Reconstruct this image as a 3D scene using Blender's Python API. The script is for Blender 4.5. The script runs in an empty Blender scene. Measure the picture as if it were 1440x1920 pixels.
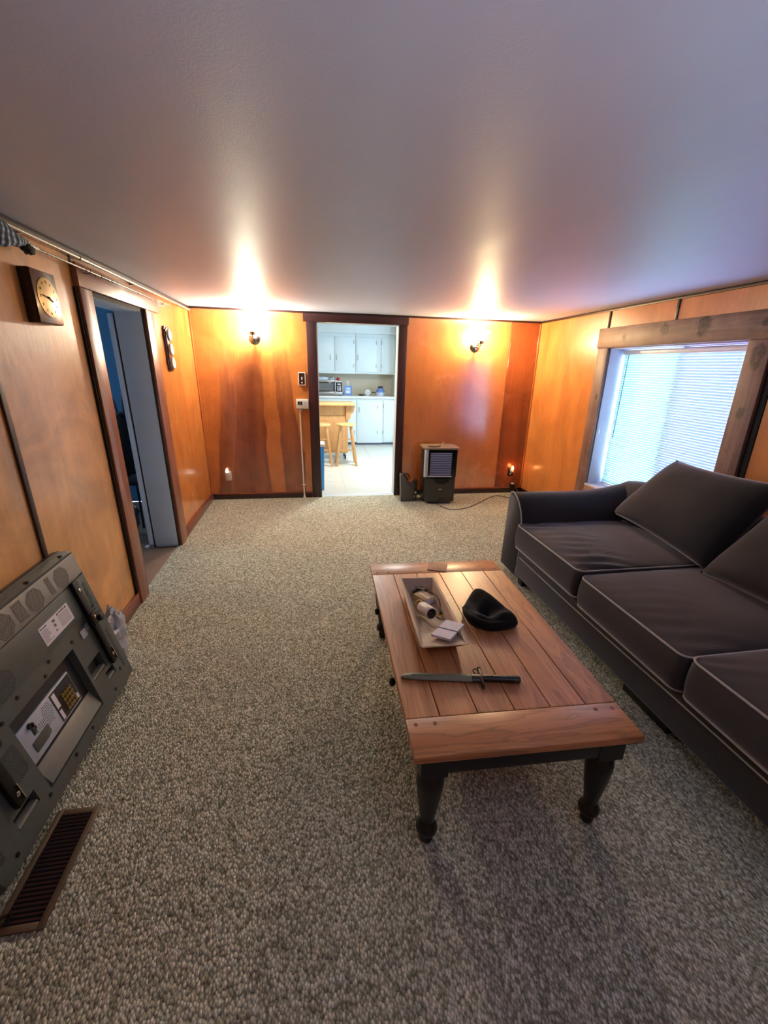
import bpy, bmesh, math, random
from mathutils import Vector, Matrix, Euler, noise
random.seed(7)
SC = bpy.context.scene
COL = SC.collection
PI = math.pi

# ------------------------------------------------------------------ camera
F_PX, YAW, PITCH, ROLL, CAM_H = 810.61, 0.1729, 0.3244, 0.0248, 1.586
cam = bpy.data.cameras.new('camera')
cam.sensor_fit = 'VERTICAL'
cam.sensor_height = 24.0
cam.lens = F_PX / 1920 * 24.0
cam.clip_start = 0.02
camo = bpy.data.objects.new('camera', cam)
COL.objects.link(camo)
_f = Vector((math.sin(YAW) * math.cos(PITCH), math.cos(YAW) * math.cos(PITCH), -math.sin(PITCH)))
_r = Vector((math.cos(YAW), -math.sin(YAW), 0))
_u = _r.cross(_f)
_c, _s = math.cos(ROLL), math.sin(ROLL)
_r2, _u2 = _c * _r + _s * _u, -_s * _r + _c * _u
camo.matrix_world = Matrix((( _r2.x, _u2.x, -_f.x, 0), (_r2.y, _u2.y, -_f.y, 0), (_r2.z, _u2.z, -_f.z, CAM_H), (0, 0, 0, 1)))
SC.camera = camo

# ------------------------------------------------------------------ sky, ceiling fill, exposure
wd = bpy.data.worlds.new('overcast_sky')
SC.world = wd
wd.use_nodes = True
wbg = wd.node_tree.nodes['Background']
wbg.inputs[0].default_value = (0.47, 0.71, 1.0, 1)
wbg.inputs[1].default_value = 15.0

# added fill light behind the camera, aimed up to brighten the ceiling
_l = bpy.data.lights.new('rear_ceiling_fill', 'AREA')
_l.shape = 'RECTANGLE'; _l.size = 2.8; _l.size_y = 0.8; _l.energy = 15; _l.color = (0.74, 0.80, 1.0); _l.spread = math.radians(95)
_o = bpy.data.objects.new('rear_ceiling_fill', _l); COL.objects.link(_o)
_o.location = (1.2, -0.75, 1.25); _o.rotation_euler = (math.radians(143), 0, 0)
SC.view_settings.view_transform = 'Standard'
SC.view_settings.look = 'None'
SC.view_settings.gamma = 1.0
SC.view_settings.use_curve_mapping = False
SC.view_settings.exposure = 0.22
SC.cycles.use_denoising = True

SCONCE_W = 104.0
KITCHEN_FILL_W = 50.0

# ------------------------------------------------------------------ helpers
def lin(c):
    o = []
    for v in c:
        v = v / 255.0
        o.append(v / 12.92 if v <= 0.04045 else ((v + 0.055) / 1.055) ** 2.4)
    return (o[0], o[1], o[2], 1.0)

class NT:
    """small node-tree writer"""
    def __init__(s, name):
        s.m = bpy.data.materials.new(name); s.m.use_nodes = True
        s.t = s.m.node_tree; s.t.nodes.clear()
        s.out = s.n('ShaderNodeOutputMaterial')
    def n(s, ty, **kw):
        x = s.t.nodes.new(ty)
        for k, v in kw.items():
            if k.startswith('i_'):
                key = k[2:].replace('_', ' ')
                x.inputs[key].default_value = v
            else:
                setattr(x, k, v)
        return x
    def l(s, a, b): s.t.links.new(a, b)
    def setin(s, sock, v):
        if hasattr(v, 'is_output'): s.l(v, sock)
        else: sock.default_value = v
    def math(s, op, a, b=0.0, clamp=False):
        x = s.n('ShaderNodeMath', operation=op); x.use_clamp = clamp
        s.setin(x.inputs[0], a); s.setin(x.inputs[1], b)
        return x.outputs[0]
    def mix(s, f, a, b, mode='MIX'):
        x = s.n('ShaderNodeMix', data_type='RGBA', blend_type=mode)
        s.setin(x.inputs[0], f); s.setin(x.inputs[6], a); s.setin(x.inputs[7], b)
        return x.outputs[2]
    def ramp(s, f, stops, interp='LINEAR'):
        x = s.n('ShaderNodeValToRGB'); x.color_ramp.interpolation = interp
        e = x.color_ramp.elements
        while len(e) < len(stops): e.new(0.5)
        for i, (p, c) in enumerate(stops):
            e[i].position = p
            e[i].color = c if len(c) == 4 else (c[0], c[1], c[2], 1)
        s.l(f, x.inputs[0])
        return x.outputs[0]
    def coord(s, scale=(1, 1, 1), rot=(0, 0, 0), loc=(0, 0, 0)):
        t = s.n('ShaderNodeTexCoord'); m = s.n('ShaderNodeMapping')
        m.inputs['Scale'].default_value = scale; m.inputs['Rotation'].default_value = rot; m.inputs['Location'].default_value = loc
        s.l(t.outputs['Object'], m.inputs[0])
        return m.outputs[0]
    def noise(s, co, scale, detail=3, rough=0.55, dist=0.0):
        x = s.n('ShaderNodeTexNoise'); x.inputs['Scale'].default_value = scale
        x.inputs['Detail'].default_value = detail; x.inputs['Roughness'].default_value = rough; x.inputs['Distortion'].default_value = dist
        s.l(co, x.inputs['Vector'])
        return x.outputs[0]
    def bump(s, h, strength, dist=0.01):
        x = s.n('ShaderNodeBump'); x.inputs['Strength'].default_value = strength; x.inputs['Distance'].default_value = dist
        s.l(h, x.inputs['Height'])
        return x.outputs[0]
    def bsdf(s, color, rough=0.5, metal=0.0, normal=None, spec=0.5, coat=0.0, coat_rough=0.1, sheen=0.0, emis=None, estr=0.0, trans=0.0, alpha=1.0):
        b = s.n('ShaderNodeBsdfPrincipled')
        s.setin(b.inputs['Base Color'], color); s.setin(b.inputs['Roughness'], rough); s.setin(b.inputs['Metallic'], metal)
        b.inputs['Specular IOR Level'].default_value = spec
        b.inputs['Coat Weight'].default_value = coat; b.inputs['Coat Roughness'].default_value = coat_rough
        b.inputs['Sheen Weight'].default_value = sheen; b.inputs['Sheen Roughness'].default_value = 0.4
        b.inputs['Transmission Weight'].default_value = trans; b.inputs['Alpha'].default_value = alpha
        if emis is not None:
            b.inputs['Emission Color'].default_value = emis; b.inputs['Emission Strength'].default_value = estr
        if normal is not None: s.l(normal, b.inputs['Normal'])
        s.l(b.outputs[0], s.out.inputs[0])
        return b

def pm(name, c1, c2=None, scale=20, rough=0.5, metal=0.0, bump=0.0, stretch=(1, 1, 1), detail=3, **kw):
    """plain procedural material: two tones mottled by noise"""
    t = NT(name)
    if c2 is None: c2 = tuple(v * 0.86 for v in c1)
    nz = t.noise(t.coord(stretch), scale, detail)
    col = t.mix(nz, lin(c1), lin(c2))
    nrm = t.bump(nz, bump, 0.004) if bump else None
    t.bsdf(col, rough, metal, nrm, **kw)
    return t.m

# ---- mesh builders
def B(): return bmesh.new()
def box(bm, x0, x1, y0, y1, z0, z1, M=None):
    vs = [Vector((x, y, z)) for x in (x0, x1) for y in (y0, y1) for z in (z0, z1)]
    if M: vs = [M @ v for v in vs]
    v = [bm.verts.new(p) for p in vs]
    for f in ((0, 1, 3, 2), (4, 6, 7, 5), (0, 4, 5, 1), (2, 3, 7, 6), (0, 2, 6, 4), (1, 5, 7, 3)):
        bm.faces.new([v[i] for i in f])
    return bm
def ringfaces(bm, a, b, closed=True):
    n = len(a)
    for i in range(n if closed else n - 1):
        j = (i + 1) % n
        bm.faces.new((a[i], a[j], b[j], b[i]))
def loft(bm, rings, closed=True, cap0=True, cap1=True):
    R = [[bm.verts.new(p) for p in r] for r in rings]
    for a, b in zip(R, R[1:]): ringfaces(bm, a, b, closed)
    if cap0: bm.faces.new(R[0][::-1])
    if cap1: bm.faces.new(R[-1])
    return bm
def frame_of(d):
    d = d.normalized()
    a = Vector((0, 0, 1)) if abs(d.z) < 0.9 else Vector((1, 0, 0))
    x = d.cross(a).normalized()
    return x, d.cross(x).normalized()
def cyl(bm, p0, p1, r0, r1=None, n=14):
    p0, p1 = Vector(p0), Vector(p1)
    r1 = r0 if r1 is None else r1
    x, y = frame_of(p1 - p0)
    ring = lambda p, r: [p + (x * math.cos(2 * PI * i / n) + y * math.sin(2 * PI * i / n)) * r for i in range(n)]
    return loft(bm, [ring(p0, r0), ring(p1, r1)])
def lathe(bm, prof, n=22, M=None, cap0=True, cap1=True):
    """prof = [(radius, height)] about local z"""
    M = M or Matrix()
    rings = [[M @ Vector((max(r, 1e-4) * math.cos(2 * PI * i / n), max(r, 1e-4) * math.sin(2 * PI * i / n), h)) for i in range(n)] for r, h in prof]
    return loft(bm, rings, True, cap0, cap1)
def tube(bm, pts, r, n=8, closed=False):
    pts = [Vector(p) for p in pts]
    m = len(pts)
    rings = []
    up = None
    for i, p in enumerate(pts):
        d = (pts[(i + 1) % m] - pts[i - 1]) if closed else (pts[min(i + 1, m - 1)] - pts[max(i - 1, 0)])
        if d.length < 1e-9: d = Vector((0, 0, 1))
        d.normalize()
        if up is None: x, y = frame_of(d)
        else:
            x = (up - d * up.dot(d))
            x = x.normalized() if x.length > 1e-6 else frame_of(d)[0]
            y = d.cross(x)
        up = x
        rr = r[i] if isinstance(r, (list, tuple)) else r
        rings.append([p + (x * math.cos(2 * PI * k / n) + y * math.sin(2 * PI * k / n)) * rr for k in range(n)])
    if closed:
        R = [[bm.verts.new(p) for p in q] for q in rings]
        for a, b in zip(R, R[1:] + R[:1]): ringfaces(bm, a, b)
    else: loft(bm, rings)
    return bm
def prism(bm, poly, t0, t1, fn):
    """poly of (a,b), extruded t0..t1, fn(a,b,t) -> xyz"""
    return loft(bm, [[Vector(fn(a, b, t0)) for a, b in poly], [Vector(fn(a, b, t1)) for a, b in poly]])
def smooth_path(pts, k=6):
    """Catmull-Rom through pts"""
    pts = [Vector(p) for p in pts]
    out = []
    for i in range(len(pts) - 1):
        p0, p1, p2, p3 = pts[max(i - 1, 0)], pts[i], pts[i + 1], pts[min(i + 2, len(pts) - 1)]
        for j in range(k):
            t = j / k
            out.append(0.5 * ((2 * p1) + (p2 - p0) * t + (2 * p0 - 5 * p1 + 4 * p2 - p3) * t * t + (3 * p1 - p0 - 3 * p2 + p3) * t ** 3))
    out.append(pts[-1])
    return out
def rrect(a, b, r, n=5):
    """rounded rectangle outline, half sizes a,b"""
    o = []
    for cx, cy, a0 in ((a - r, b - r, 0), (-a + r, b - r, PI / 2), (-a + r, -b + r, PI), (a - r, -b + r, 1.5 * PI)):
        for i in range(n + 1):
            t = a0 + PI / 2 * i / n
            o.append((cx + r * math.cos(t), cy + r * math.sin(t)))
    return o
def slab(bm, xs, ys, z0, z1, holes=()):
    """plate on a cell grid with rectangular through holes; holes = set of (i,j) cells"""
    for i in range(len(xs) - 1):
        for j in range(len(ys) - 1):
            if (i, j) in holes: continue
            box(bm, xs[i], xs[i + 1], ys[j], ys[j + 1], z0, z1)
    return bm

def obj(name, bm, mat, parent=None, bevel=0.0, seg=2, smooth=None, world=False, merge=False, angle=38):
    if merge: bmesh.ops.remove_doubles(bm, verts=bm.verts, dist=1e-5)
    bmesh.ops.recalc_face_normals(bm, faces=bm.faces)
    if bevel:
        es = [e for e in bm.edges if len(e.link_faces) == 2 and e.calc_face_angle(0) > 0.5]
        bmesh.ops.bevel(bm, geom=es, offset=bevel, segments=seg, profile=0.5, affect='EDGES', clamp_overlap=True)
    if world and parent is not None:
        bmesh.ops.transform(bm, matrix=parent.matrix_basis.inverted(), verts=bm.verts)
    me = bpy.data.meshes.new(name); bm.to_mesh(me); bm.free()
    me.materials.append(mat)
    if smooth or (smooth is None and bevel):
        for p in me.polygons: p.use_smooth = True
        me.set_sharp_from_angle(angle=math.radians(angle))
    o = bpy.data.objects.new(name, me); COL.objects.link(o)
    if parent is not None: o.parent = parent
    return o
def thing(name, label, cat, loc=(0, 0, 0), rot=(0, 0, 0), group=None):
    o = bpy.data.objects.new(name, None); COL.objects.link(o)
    o.empty_display_size = 0.1
    o.location = loc; o.rotation_euler = rot
    o['label'] = label; o['category'] = cat
    if group: o['group'] = group
    return o
def tag(o, label, cat, group=None, kind=None):
    o['label'] = label; o['category'] = cat
    if group: o['group'] = group
    if kind: o['kind'] = kind
    return o
def struct(o):
    o['kind'] = 'structure'; return o
def inst(src, name, parent, loc=(0, 0, 0), rot=(0, 0, 0), scale=(1, 1, 1)):
    """another part sharing the mesh of src"""
    o = bpy.data.objects.new(name, src.data); COL.objects.link(o)
    o.parent = parent; o.location = loc; o.rotation_euler = rot; o.scale = scale
    return o
def dup(root, loc, label, group=None):
    r = root.copy(); COL.objects.link(r); r.location = loc; r['label'] = label
    if group: r['group'] = group
    for ch in list(root.children):
        c = ch.copy(); COL.objects.link(c); c.parent = r
        for g in list(ch.children):
            d = g.copy(); COL.objects.link(d); d.parent = c
    return r
def text(body, size, mat, parent, loc, rot=(0, 0, 0), name='lettering', depth=0.0004, align='LEFT'):
    cu = bpy.data.curves.new(name, 'FONT'); cu.body = body; cu.size = size; cu.extrude = depth; cu.align_x = align; cu.align_y = 'CENTER'
    tmp = bpy.data.objects.new(name, cu)
    me = bpy.data.meshes.new_from_object(tmp)
    bpy.data.objects.remove(tmp)
    me.materials.clear(); me.materials.append(mat)
    o = bpy.data.objects.new(name, me); COL.objects.link(o)
    o.parent = parent; o.location = loc; o.rotation_euler = rot
    return o

# ------------------------------------------------------------------ room numbers
L, R, D, H = -1.2002, 2.815, 5.3225, 2.147
TILT = -math.atan(0.0436 / 2.15)            # the left wall leans out at its top
REAR = -1.6
KD = 5.449                                   # kitchen side of the back wall
KH = 2.36

# ------------------------------------------------------------------ materials
def veneer(name, light, dark, hor, stripes=None, u0=0.0, u1=1.0, fade=None, wob=0.10, grain=0.5, rough=0.27, mottle=0.25, pits=0.0, coat=0.25, bmp=0.10, flare=0.0, cior=1.7):
    """plywood face: vertical grain; hor = index of the horizontal axis of the wall (0 x, 1 y); stripes = ramp of heartwood darkness over u0..u1"""
    t = NT(name)
    sc = [1, 1, 1]; sc[2] = 0.06
    fine = t.noise(t.coord(tuple(sc)), 55, 4, 0.6, 0.4)
    sc2 = [1, 1, 1]; sc2[2] = 0.22
    broad = t.noise(t.coord(tuple(sc2)), 4.2, 3, 0.55, 0.8)
    cloud = t.noise(t.coord((1, 1, 1)), 2.6, 4, 0.6, 0.6)
    tc = t.n('ShaderNodeTexCoord'); sp = t.n('ShaderNodeSeparateXYZ'); t.l(tc.outputs['Object'], sp.inputs[0])
    if stripes:
        w = t.math('MULTIPLY', t.math('SUBTRACT', broad, 0.5), wob * 2)
        w2 = t.math('MULTIPLY', t.math('SUBTRACT', fine, 0.5), wob * 0.35)
        uc = 0.5 * (u0 + u1)
        spread = t.math('ADD', t.math('MULTIPLY', sp.outputs[2], flare), 1 - flare)
        ux = t.math('ADD', t.math('MULTIPLY', t.math('SUBTRACT', sp.outputs[hor], uc), spread), uc)
        u = t.math('ADD', t.math('ADD', ux, w), w2)
        un = t.math('DIVIDE', t.math('SUBTRACT', u, u0), u1 - u0)
        mask = t.ramp(un, [(p, (v, v, v)) for p, v in stripes])
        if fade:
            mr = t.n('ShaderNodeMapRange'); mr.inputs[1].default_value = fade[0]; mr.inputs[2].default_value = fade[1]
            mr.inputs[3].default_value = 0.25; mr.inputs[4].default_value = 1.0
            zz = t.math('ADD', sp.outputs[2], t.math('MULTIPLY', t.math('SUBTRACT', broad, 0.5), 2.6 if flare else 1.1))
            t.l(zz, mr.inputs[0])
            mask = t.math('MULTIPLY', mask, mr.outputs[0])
    else:
        mask = t.math('MULTIPLY', t.ramp(broad, [(0.42, (0, 0, 0)), (0.72, (1, 1, 1))]), 0.5)
    col = t.mix(mask, lin(light), lin(dark))
    g = t.ramp(fine, [(0.25, (1 - grain * 0.45,) * 3), (0.75, (1.06,) * 3)])
    col = t.mix(0.75, col, g, 'MULTIPLY')
    m2 = t.ramp(cloud, [(0.3, (1 - mottle,) * 3), (0.7, (1.1,) * 3)])
    col = t.mix(1.0, col, m2, 'MULTIPLY')
    if pits:
        v = t.n('ShaderNodeTexVoronoi'); v.inputs['Scale'].default_value = pits
        t.l(t.coord((1, 1, 0.8)), v.inputs['Vector'])
        pm_ = t.ramp(v.outputs['Distance'], [(0.02, (0.35, 0.25, 0.2)), (0.07, (1, 1, 1))])
        col = t.mix(0.8, col, pm_, 'MULTIPLY')
    rr = t.math('ADD', t.math('MULTIPLY', cloud, 0.16), rough - 0.08)
    hgt = t.math('ADD', t.math('MULTIPLY', fine, 0.25), cloud)
    bs = t.bsdf(col, rr, 0, t.bump(hgt, bmp, 0.02), spec=0.5, coat=coat, coat_rough=0.16)
    bs.inputs['Coat IOR'].default_value = cior
    return t.m

M = {}
LIGHT, DARKV = (214, 128, 62), (128, 62, 30)
M['ply_left'] = veneer('plywood_left', (238, 174, 104), (212, 138, 78), 1, rough=0.40, mottle=0.42, grain=0.22, coat=0.4, bmp=0.16)
M['ply_left_far'] = veneer('plywood_left_far', (218, 134, 66), (180, 94, 44), 1, rough=0.24, mottle=0.15, coat=0.6)
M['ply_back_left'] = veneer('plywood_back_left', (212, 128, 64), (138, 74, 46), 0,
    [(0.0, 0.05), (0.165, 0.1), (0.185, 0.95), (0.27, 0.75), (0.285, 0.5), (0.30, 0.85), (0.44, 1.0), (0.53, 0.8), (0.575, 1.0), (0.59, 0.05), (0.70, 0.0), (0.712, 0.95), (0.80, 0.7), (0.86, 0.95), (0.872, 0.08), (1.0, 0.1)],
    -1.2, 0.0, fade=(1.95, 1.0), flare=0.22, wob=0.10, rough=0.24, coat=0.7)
M['ply_back_right'] = veneer('plywood_back_right', (214, 132, 72), (184, 102, 56), 0, rough=0.25, mottle=0.14, pits=5.0, grain=0.25, coat=1.0, bmp=0.06, cior=2.3)
M['ply_strip'] = veneer('plywood_strip', (190, 100, 54), (128, 64, 44), 0, [(0.0, 0.85), (0.2, 0.5), (0.5, 0.4), (0.7, 0.9), (1.0, 0.6)], 2.44, 2.83, fade=(2.1, 0.9), wob=0.05, rough=0.26, coat=0.6)
M['ply_right'] = veneer('plywood_right', (216, 136, 70), (168, 88, 46), 1, rough=0.33, mottle=0.2, coat=0.3)

def wood(name, c1, c2, axis=2, scale=30, rough=0.4, knots=False, coat=0.0, bump=0.15):
    t = NT(name)
    s = [1, 1, 1]; s[axis] = 0.07
    g = t.noise(t.coord(tuple(s)), scale, 5, 0.6, 0.7)
    cl = t.noise(t.coord(), 3.0, 3)
    col = t.mix(t.ramp(g, [(0.3, (0, 0, 0)), (0.7, (1, 1, 1))]), lin(c1), lin(c2))
    col = t.mix(0.6, col, t.ramp(cl, [(0.3, (0.72,) * 3), (0.7, (1.1,) * 3)]), 'MULTIPLY')
    if knots:
        tcx = t.n('ShaderNodeTexCoord'); spx = t.n('ShaderNodeSeparateXYZ'); t.l(tcx.outputs['Object'], spx.inputs[0])
        wob = t.noise(t.coord(), 26, 4, 0.6)
        grime = t.ramp(t.noise(t.coord(), 7, 5, 0.65), [(0.35, (0.7, 0.66, 0.64)), (0.6, (1.05,) * 3)])
        col = t.mix(0.8, col, grime, 'MULTIPLY')
        for ky, kz, kr, el in knots:
            dy = t.math('DIVIDE', t.math('SUBTRACT', spx.outputs[1], ky), kr); dz = t.math('DIVIDE', t.math('SUBTRACT', spx.outputs[2], kz), kr * el)
            dd = t.math('SQRT', t.math('ADD', t.math('MULTIPLY', dy, dy), t.math('MULTIPLY', dz, dz)))
            dd = t.math('ADD', dd, t.math('MULTIPLY', t.math('SUBTRACT', wob, 0.5), 1.3))
            kn = t.ramp(t.math('MULTIPLY', dd, 0.5), [(0.08, (0.16, 0.12, 0.11)), (0.20, (0.50, 0.42, 0.38)), (0.30, (0.12, 0.10, 0.09)), (0.40, (0.5, 0.45, 0.42)), (0.55, (1, 1, 1))])
            col = t.mix(1.0, col, kn, 'MULTIPLY')
    t.bsdf(col, rough, 0, t.bump(g, bump, 0.004), coat=coat, coat_rough=0.15)
    return t.m
M['casing_dark'] = wood('dark_casing', (66, 30, 30), (40, 16, 18), 2, 40, 0.38)
M['casing_dark_h'] = wood('dark_casing_header', (70, 32, 32), (42, 17, 19), 0, 40, 0.38)
M['casing_brown'] = wood('brown_casing', (158, 96, 72), (120, 66, 48), 2, 36, 0.36, coat=0.3)
M['casing_brown_h'] = wood('brown_casing_header', (166, 112, 90), (130, 80, 60), 1, 36, 0.36, coat=0.3)
KNOTS = [(3.732, 1.88, 0.026, 1.2), (3.275, 1.915, 0.05, 1.0), (2.918, 1.922, 0.062, 1.3), (2.46, 1.705, 0.045, 2.0), (3.99, 1.35, 0.02, 1.5), (2.47, 1.35, 0.03, 1.6), (2.46, 1.90, 0.03, 1.0)]
M['casing_knotty'] = wood('knotty_casing', (150, 116, 104), (112, 82, 74), 2, 30, 0.5, knots=KNOTS, bump=0.3)
M['casing_knotty_h'] = wood('knotty_casing_header', (160, 128, 108), (124, 94, 80), 1, 30, 0.5, knots=KNOTS, bump=0.3)
M['base_red'] = wood('red_brown_baseboard', (140, 74, 52), (104, 50, 36), 1, 36, 0.35, coat=0.3)
M['base_dark'] = wood('dark_baseboard', (58, 28, 26), (36, 16, 16), 0, 36, 0.4)
M['cap_strip'] = wood('cap_strip_wood', (170, 98, 60), (130, 68, 40), 0, 36, 0.35)
M['corner_wood'] = wood('corner_moulding_wood', (200, 112, 58), (150, 76, 36), 2, 36, 0.25, coat=0.4)
M['batten'] = wood('dark_batten', (60, 32, 26), (34, 18, 16), 2, 36, 0.4)
M['white_paint'] = pm('white_paint', (222, 224, 222), (206, 210, 210), 6, 0.4)
M['jamb_paint'] = pm('jamb_paint', (214, 228, 242), (200, 216, 232), 4, 0.35)
M['reveal_paint'] = pm('reveal_paint', (206, 196, 212), (190, 178, 196), 8, 0.45)
M['blue_wall'] = pm('blue_wall', (64, 118, 152), (54, 104, 140), 3, 0.6)
M['black_gap'] = pm('black_gap', (14, 11, 11), (8, 7, 7), 10, 0.8)

# ceiling: satin paint with faint roller marks
t = NT('ceiling_paint')
nz = t.noise(t.coord((1, 0.25, 1)), 3.0, 4)
nz2 = t.noise(t.coord(), 160, 3)
col = t.mix(nz, lin((206, 210, 228)), lin((192, 196, 216)))
t.bsdf(col, t.math('ADD', t.math('MULTIPLY', nz, 0.12), 0.42), 0, t.bump(t.math('ADD', nz2, t.math('MULTIPLY', nz, 2.0)), 0.12, 0.004), spec=0.5)
M['ceiling'] = t.m

# carpet: looped berber
t = NT('berber_carpet')
co = t.coord((1, 1, 0.2), (0, 0, 0.65))
nzv = t.n('ShaderNodeTexVoronoi'); nzv.inputs['Scale'].default_value = 135; nzv.inputs['Randomness'].default_value = 0.75
sq = t.coord((1.0, 0.62, 0.2), (0, 0, 0.65)); t.l(sq, nzv.inputs['Vector'])
cell = t.n('ShaderNodeSeparateColor'); t.l(nzv.outputs['Color'], cell.inputs[0])
big = t.noise(t.coord(), 1.6, 4)
mid = t.noise(t.coord(), 26, 3)
tone = t.ramp(cell.outputs[0], [(0.0, lin((158, 157, 134))), (0.35, lin((204, 203, 178))), (0.7, lin((230, 229, 206))), (1.0, lin((250, 248, 230)))])
gap = t.ramp(nzv.outputs['Distance'], [(0.34, (1, 1, 1)), (0.72, (0.46, 0.46, 0.44))])
col = t.mix(1.0, tone, gap, 'MULTIPLY')
col = t.mix(1.0, col, t.ramp(big, [(0.3, (0.88,) * 3), (0.7, (1.06,) * 3)]), 'MULTIPLY')
col = t.mix(1.0, col, t.ramp(mid, [(0.35, (0.82,) * 3), (0.7, (1.08,) * 3)]), 'MULTIPLY')
hh = t.math('SUBTRACT', 1.0, nzv.outputs['Distance'])
t.bsdf(col, 0.95, 0, t.bump(hh, 0.9, 0.008), spec=0.15, sheen=0.15)
M['carpet'] = t.m

# velvet
def velvet(name, c1, c2, sheen=0.5):
    t = NT(name)
    a = t.noise(t.coord(), 5, 4, 0.6); b = t.noise(t.coord(), 260, 2)
    col = t.mix(a, lin(c1), lin(c2))
    bs = t.bsdf(col, 0.8, 0, t.bump(t.math('ADD', b, t.math('MULTIPLY', a, 3)), 0.12, 0.004), spec=0.2, sheen=sheen)
    bs.inputs['Sheen Tint'].default_value = lin((186, 184, 204))
    return t.m
M['velvet'] = velvet('charcoal_velvet', (56, 54, 53), (44, 42, 41), 0.8)
M['velvet_seat'] = velvet('charcoal_velvet_seat', (66, 62, 61), (52, 49, 48), 0.7)
M['piping'] = pm('grey_piping', (176, 172, 168), (150, 146, 142), 60, 0.7)
M['dark_leg'] = pm('dark_leg', (22, 18, 17), (14, 12, 12), 20, 0.4)

def oak(name, axis):
    t = NT(name)
    s = [1, 1, 1]; s[axis] = 0.09
    inf = t.n('ShaderNodeObjectInfo')
    off = t.n('ShaderNodeVectorMath', operation='MULTIPLY_ADD')
    t.l(inf.outputs['Random'], off.inputs[0]); off.inputs[1].default_value = (3.1, 3.7, 0.0)
    tc = t.n('ShaderNodeTexCoord'); t.l(tc.outputs['Object'], off.inputs[2])
    mp = t.n('ShaderNodeMapping'); mp.inputs['Scale'].default_value = s; t.l(off.outputs[0], mp.inputs[0])
    w = t.noise(mp.outputs[0], 9, 4, 0.5, 1.2)
    rings = t.math('FRACT', t.math('MULTIPLY', w, 9.0))
    line = t.ramp(rings, [(0.0, (0.55,) * 3), (0.14, (0.82,) * 3), (0.5, (1.03,) * 3), (0.88, (1.0,) * 3), (1.0, (0.6,) * 3)])
    mp2 = t.n('ShaderNodeMapping'); s2 = [1, 1, 1]; s2[axis] = 0.03; mp2.inputs['Scale'].default_value = s2; t.l(off.outputs[0], mp2.inputs[0])
    fine = t.noise(mp2.outputs[0], 160, 4, 0.65)
    col = t.mix(t.ramp(w, [(0.35, (0, 0, 0)), (0.65, (1, 1, 1))]), lin((206, 146, 94)), lin((176, 114, 70)))
    col = t.mix(0.85, col, line, 'MULTIPLY')
    col = t.mix(0.8, col, t.ramp(fine, [(0.3, (0.78,) * 3), (0.62, (1.05,) * 3)]), 'MULTIPLY')
    t.bsdf(col, 0.38, 0, t.bump(fine, 0.12, 0.002), coat=0.35, coat_rough=0.28)
    return t.m
M['oak_y'] = oak('oak_along', 1)
M['oak_x'] = oak('oak_across', 0)
M['black_wood'] = pm('black_painted_wood', (26, 22, 24), (16, 14, 15), 24, 0.35, bump=0.05)
M['black_iron'] = pm('black_iron', (20, 19, 20), (12, 12, 12), 30, 0.45, metal=0.3)
M['dark_seam'] = pm('dark_seam', (34, 20, 14), (22, 14, 10), 20, 0.7)
M['peg'] = pm('peg_wood', (138, 88, 58), (118, 70, 46), 60, 0.5)
M['trough'] = wood('pale_trough_wood', (206, 184, 158), (180, 154, 128), 1, 30, 0.55)
M['white_plastic'] = pm('white_plastic', (232, 228, 222), (222, 218, 212), 10, 0.35)
M['ivory_plastic'] = pm('ivory_plastic', (226, 214, 200), (210, 198, 184), 10, 0.4)
M['black_plastic'] = pm('black_plastic', (20, 20, 22), (13, 13, 15), 14, 0.35)
M['gloss_black'] = pm('gloss_black', (12, 13, 18), (8, 9, 12), 6, 0.12, coat=0.4)
M['card'] = pm('white_card', (232, 228, 236), (222, 218, 228), 30, 0.7)
M['tan_card'] = pm('tan_carton', (214, 186, 140), (196, 164, 118), 30, 0.7)
M['brass'] = pm('brass', (196, 168, 96), (160, 132, 70), 14, 0.3, metal=0.7)
M['pencil'] = pm('yellow_pencil', (224, 164, 74), (196, 134, 54), 40, 0.5)
M['knit'] = pm('black_knit', (12, 12, 13), (7, 7, 8), 180, 0.95, bump=0.5, sheen=0.05)
M['leather'] = pm('tan_leather', (176, 128, 104), (156, 108, 86), 60, 0.6, bump=0.1)
M['olive'] = pm('olive_scabbard', (142, 146, 120), (112, 116, 96), 16, 0.42, bump=0.05)
M['steel_dark'] = pm('dark_steel', (92, 86, 84), (62, 58, 58), 30, 0.35, metal=0.7)
M['chrome'] = pm('chrome', (206, 200, 192), (176, 170, 162), 8, 0.16, metal=1.0)
M['brushed'] = pm('brushed_steel', (190, 190, 188), (160, 160, 160), 40, 0.3, metal=0.85, stretch=(0.05, 1, 1))

# ------------------------------------------------------------------ STRUCTURE: living room
LW = dict(loc=(L, 0, 0), rot=(0, TILT, 0))
def on_left(o):
    o.location = LW['loc']; o.rotation_euler = LW['rot']; return o
# floor
bm = B(); box(bm, L - 0.02, R + 0.02, REAR - 0.02, D + 0.02, -0.06, 0.0)
struct(obj('floor', bm, M['carpet']))
# ceiling
bm = B(); box(bm, L - 0.35, R + 0.35, REAR - 0.2, KD - 0.02, H, H + 0.08)
struct(obj('ceiling', bm, M['ceiling']))

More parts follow.
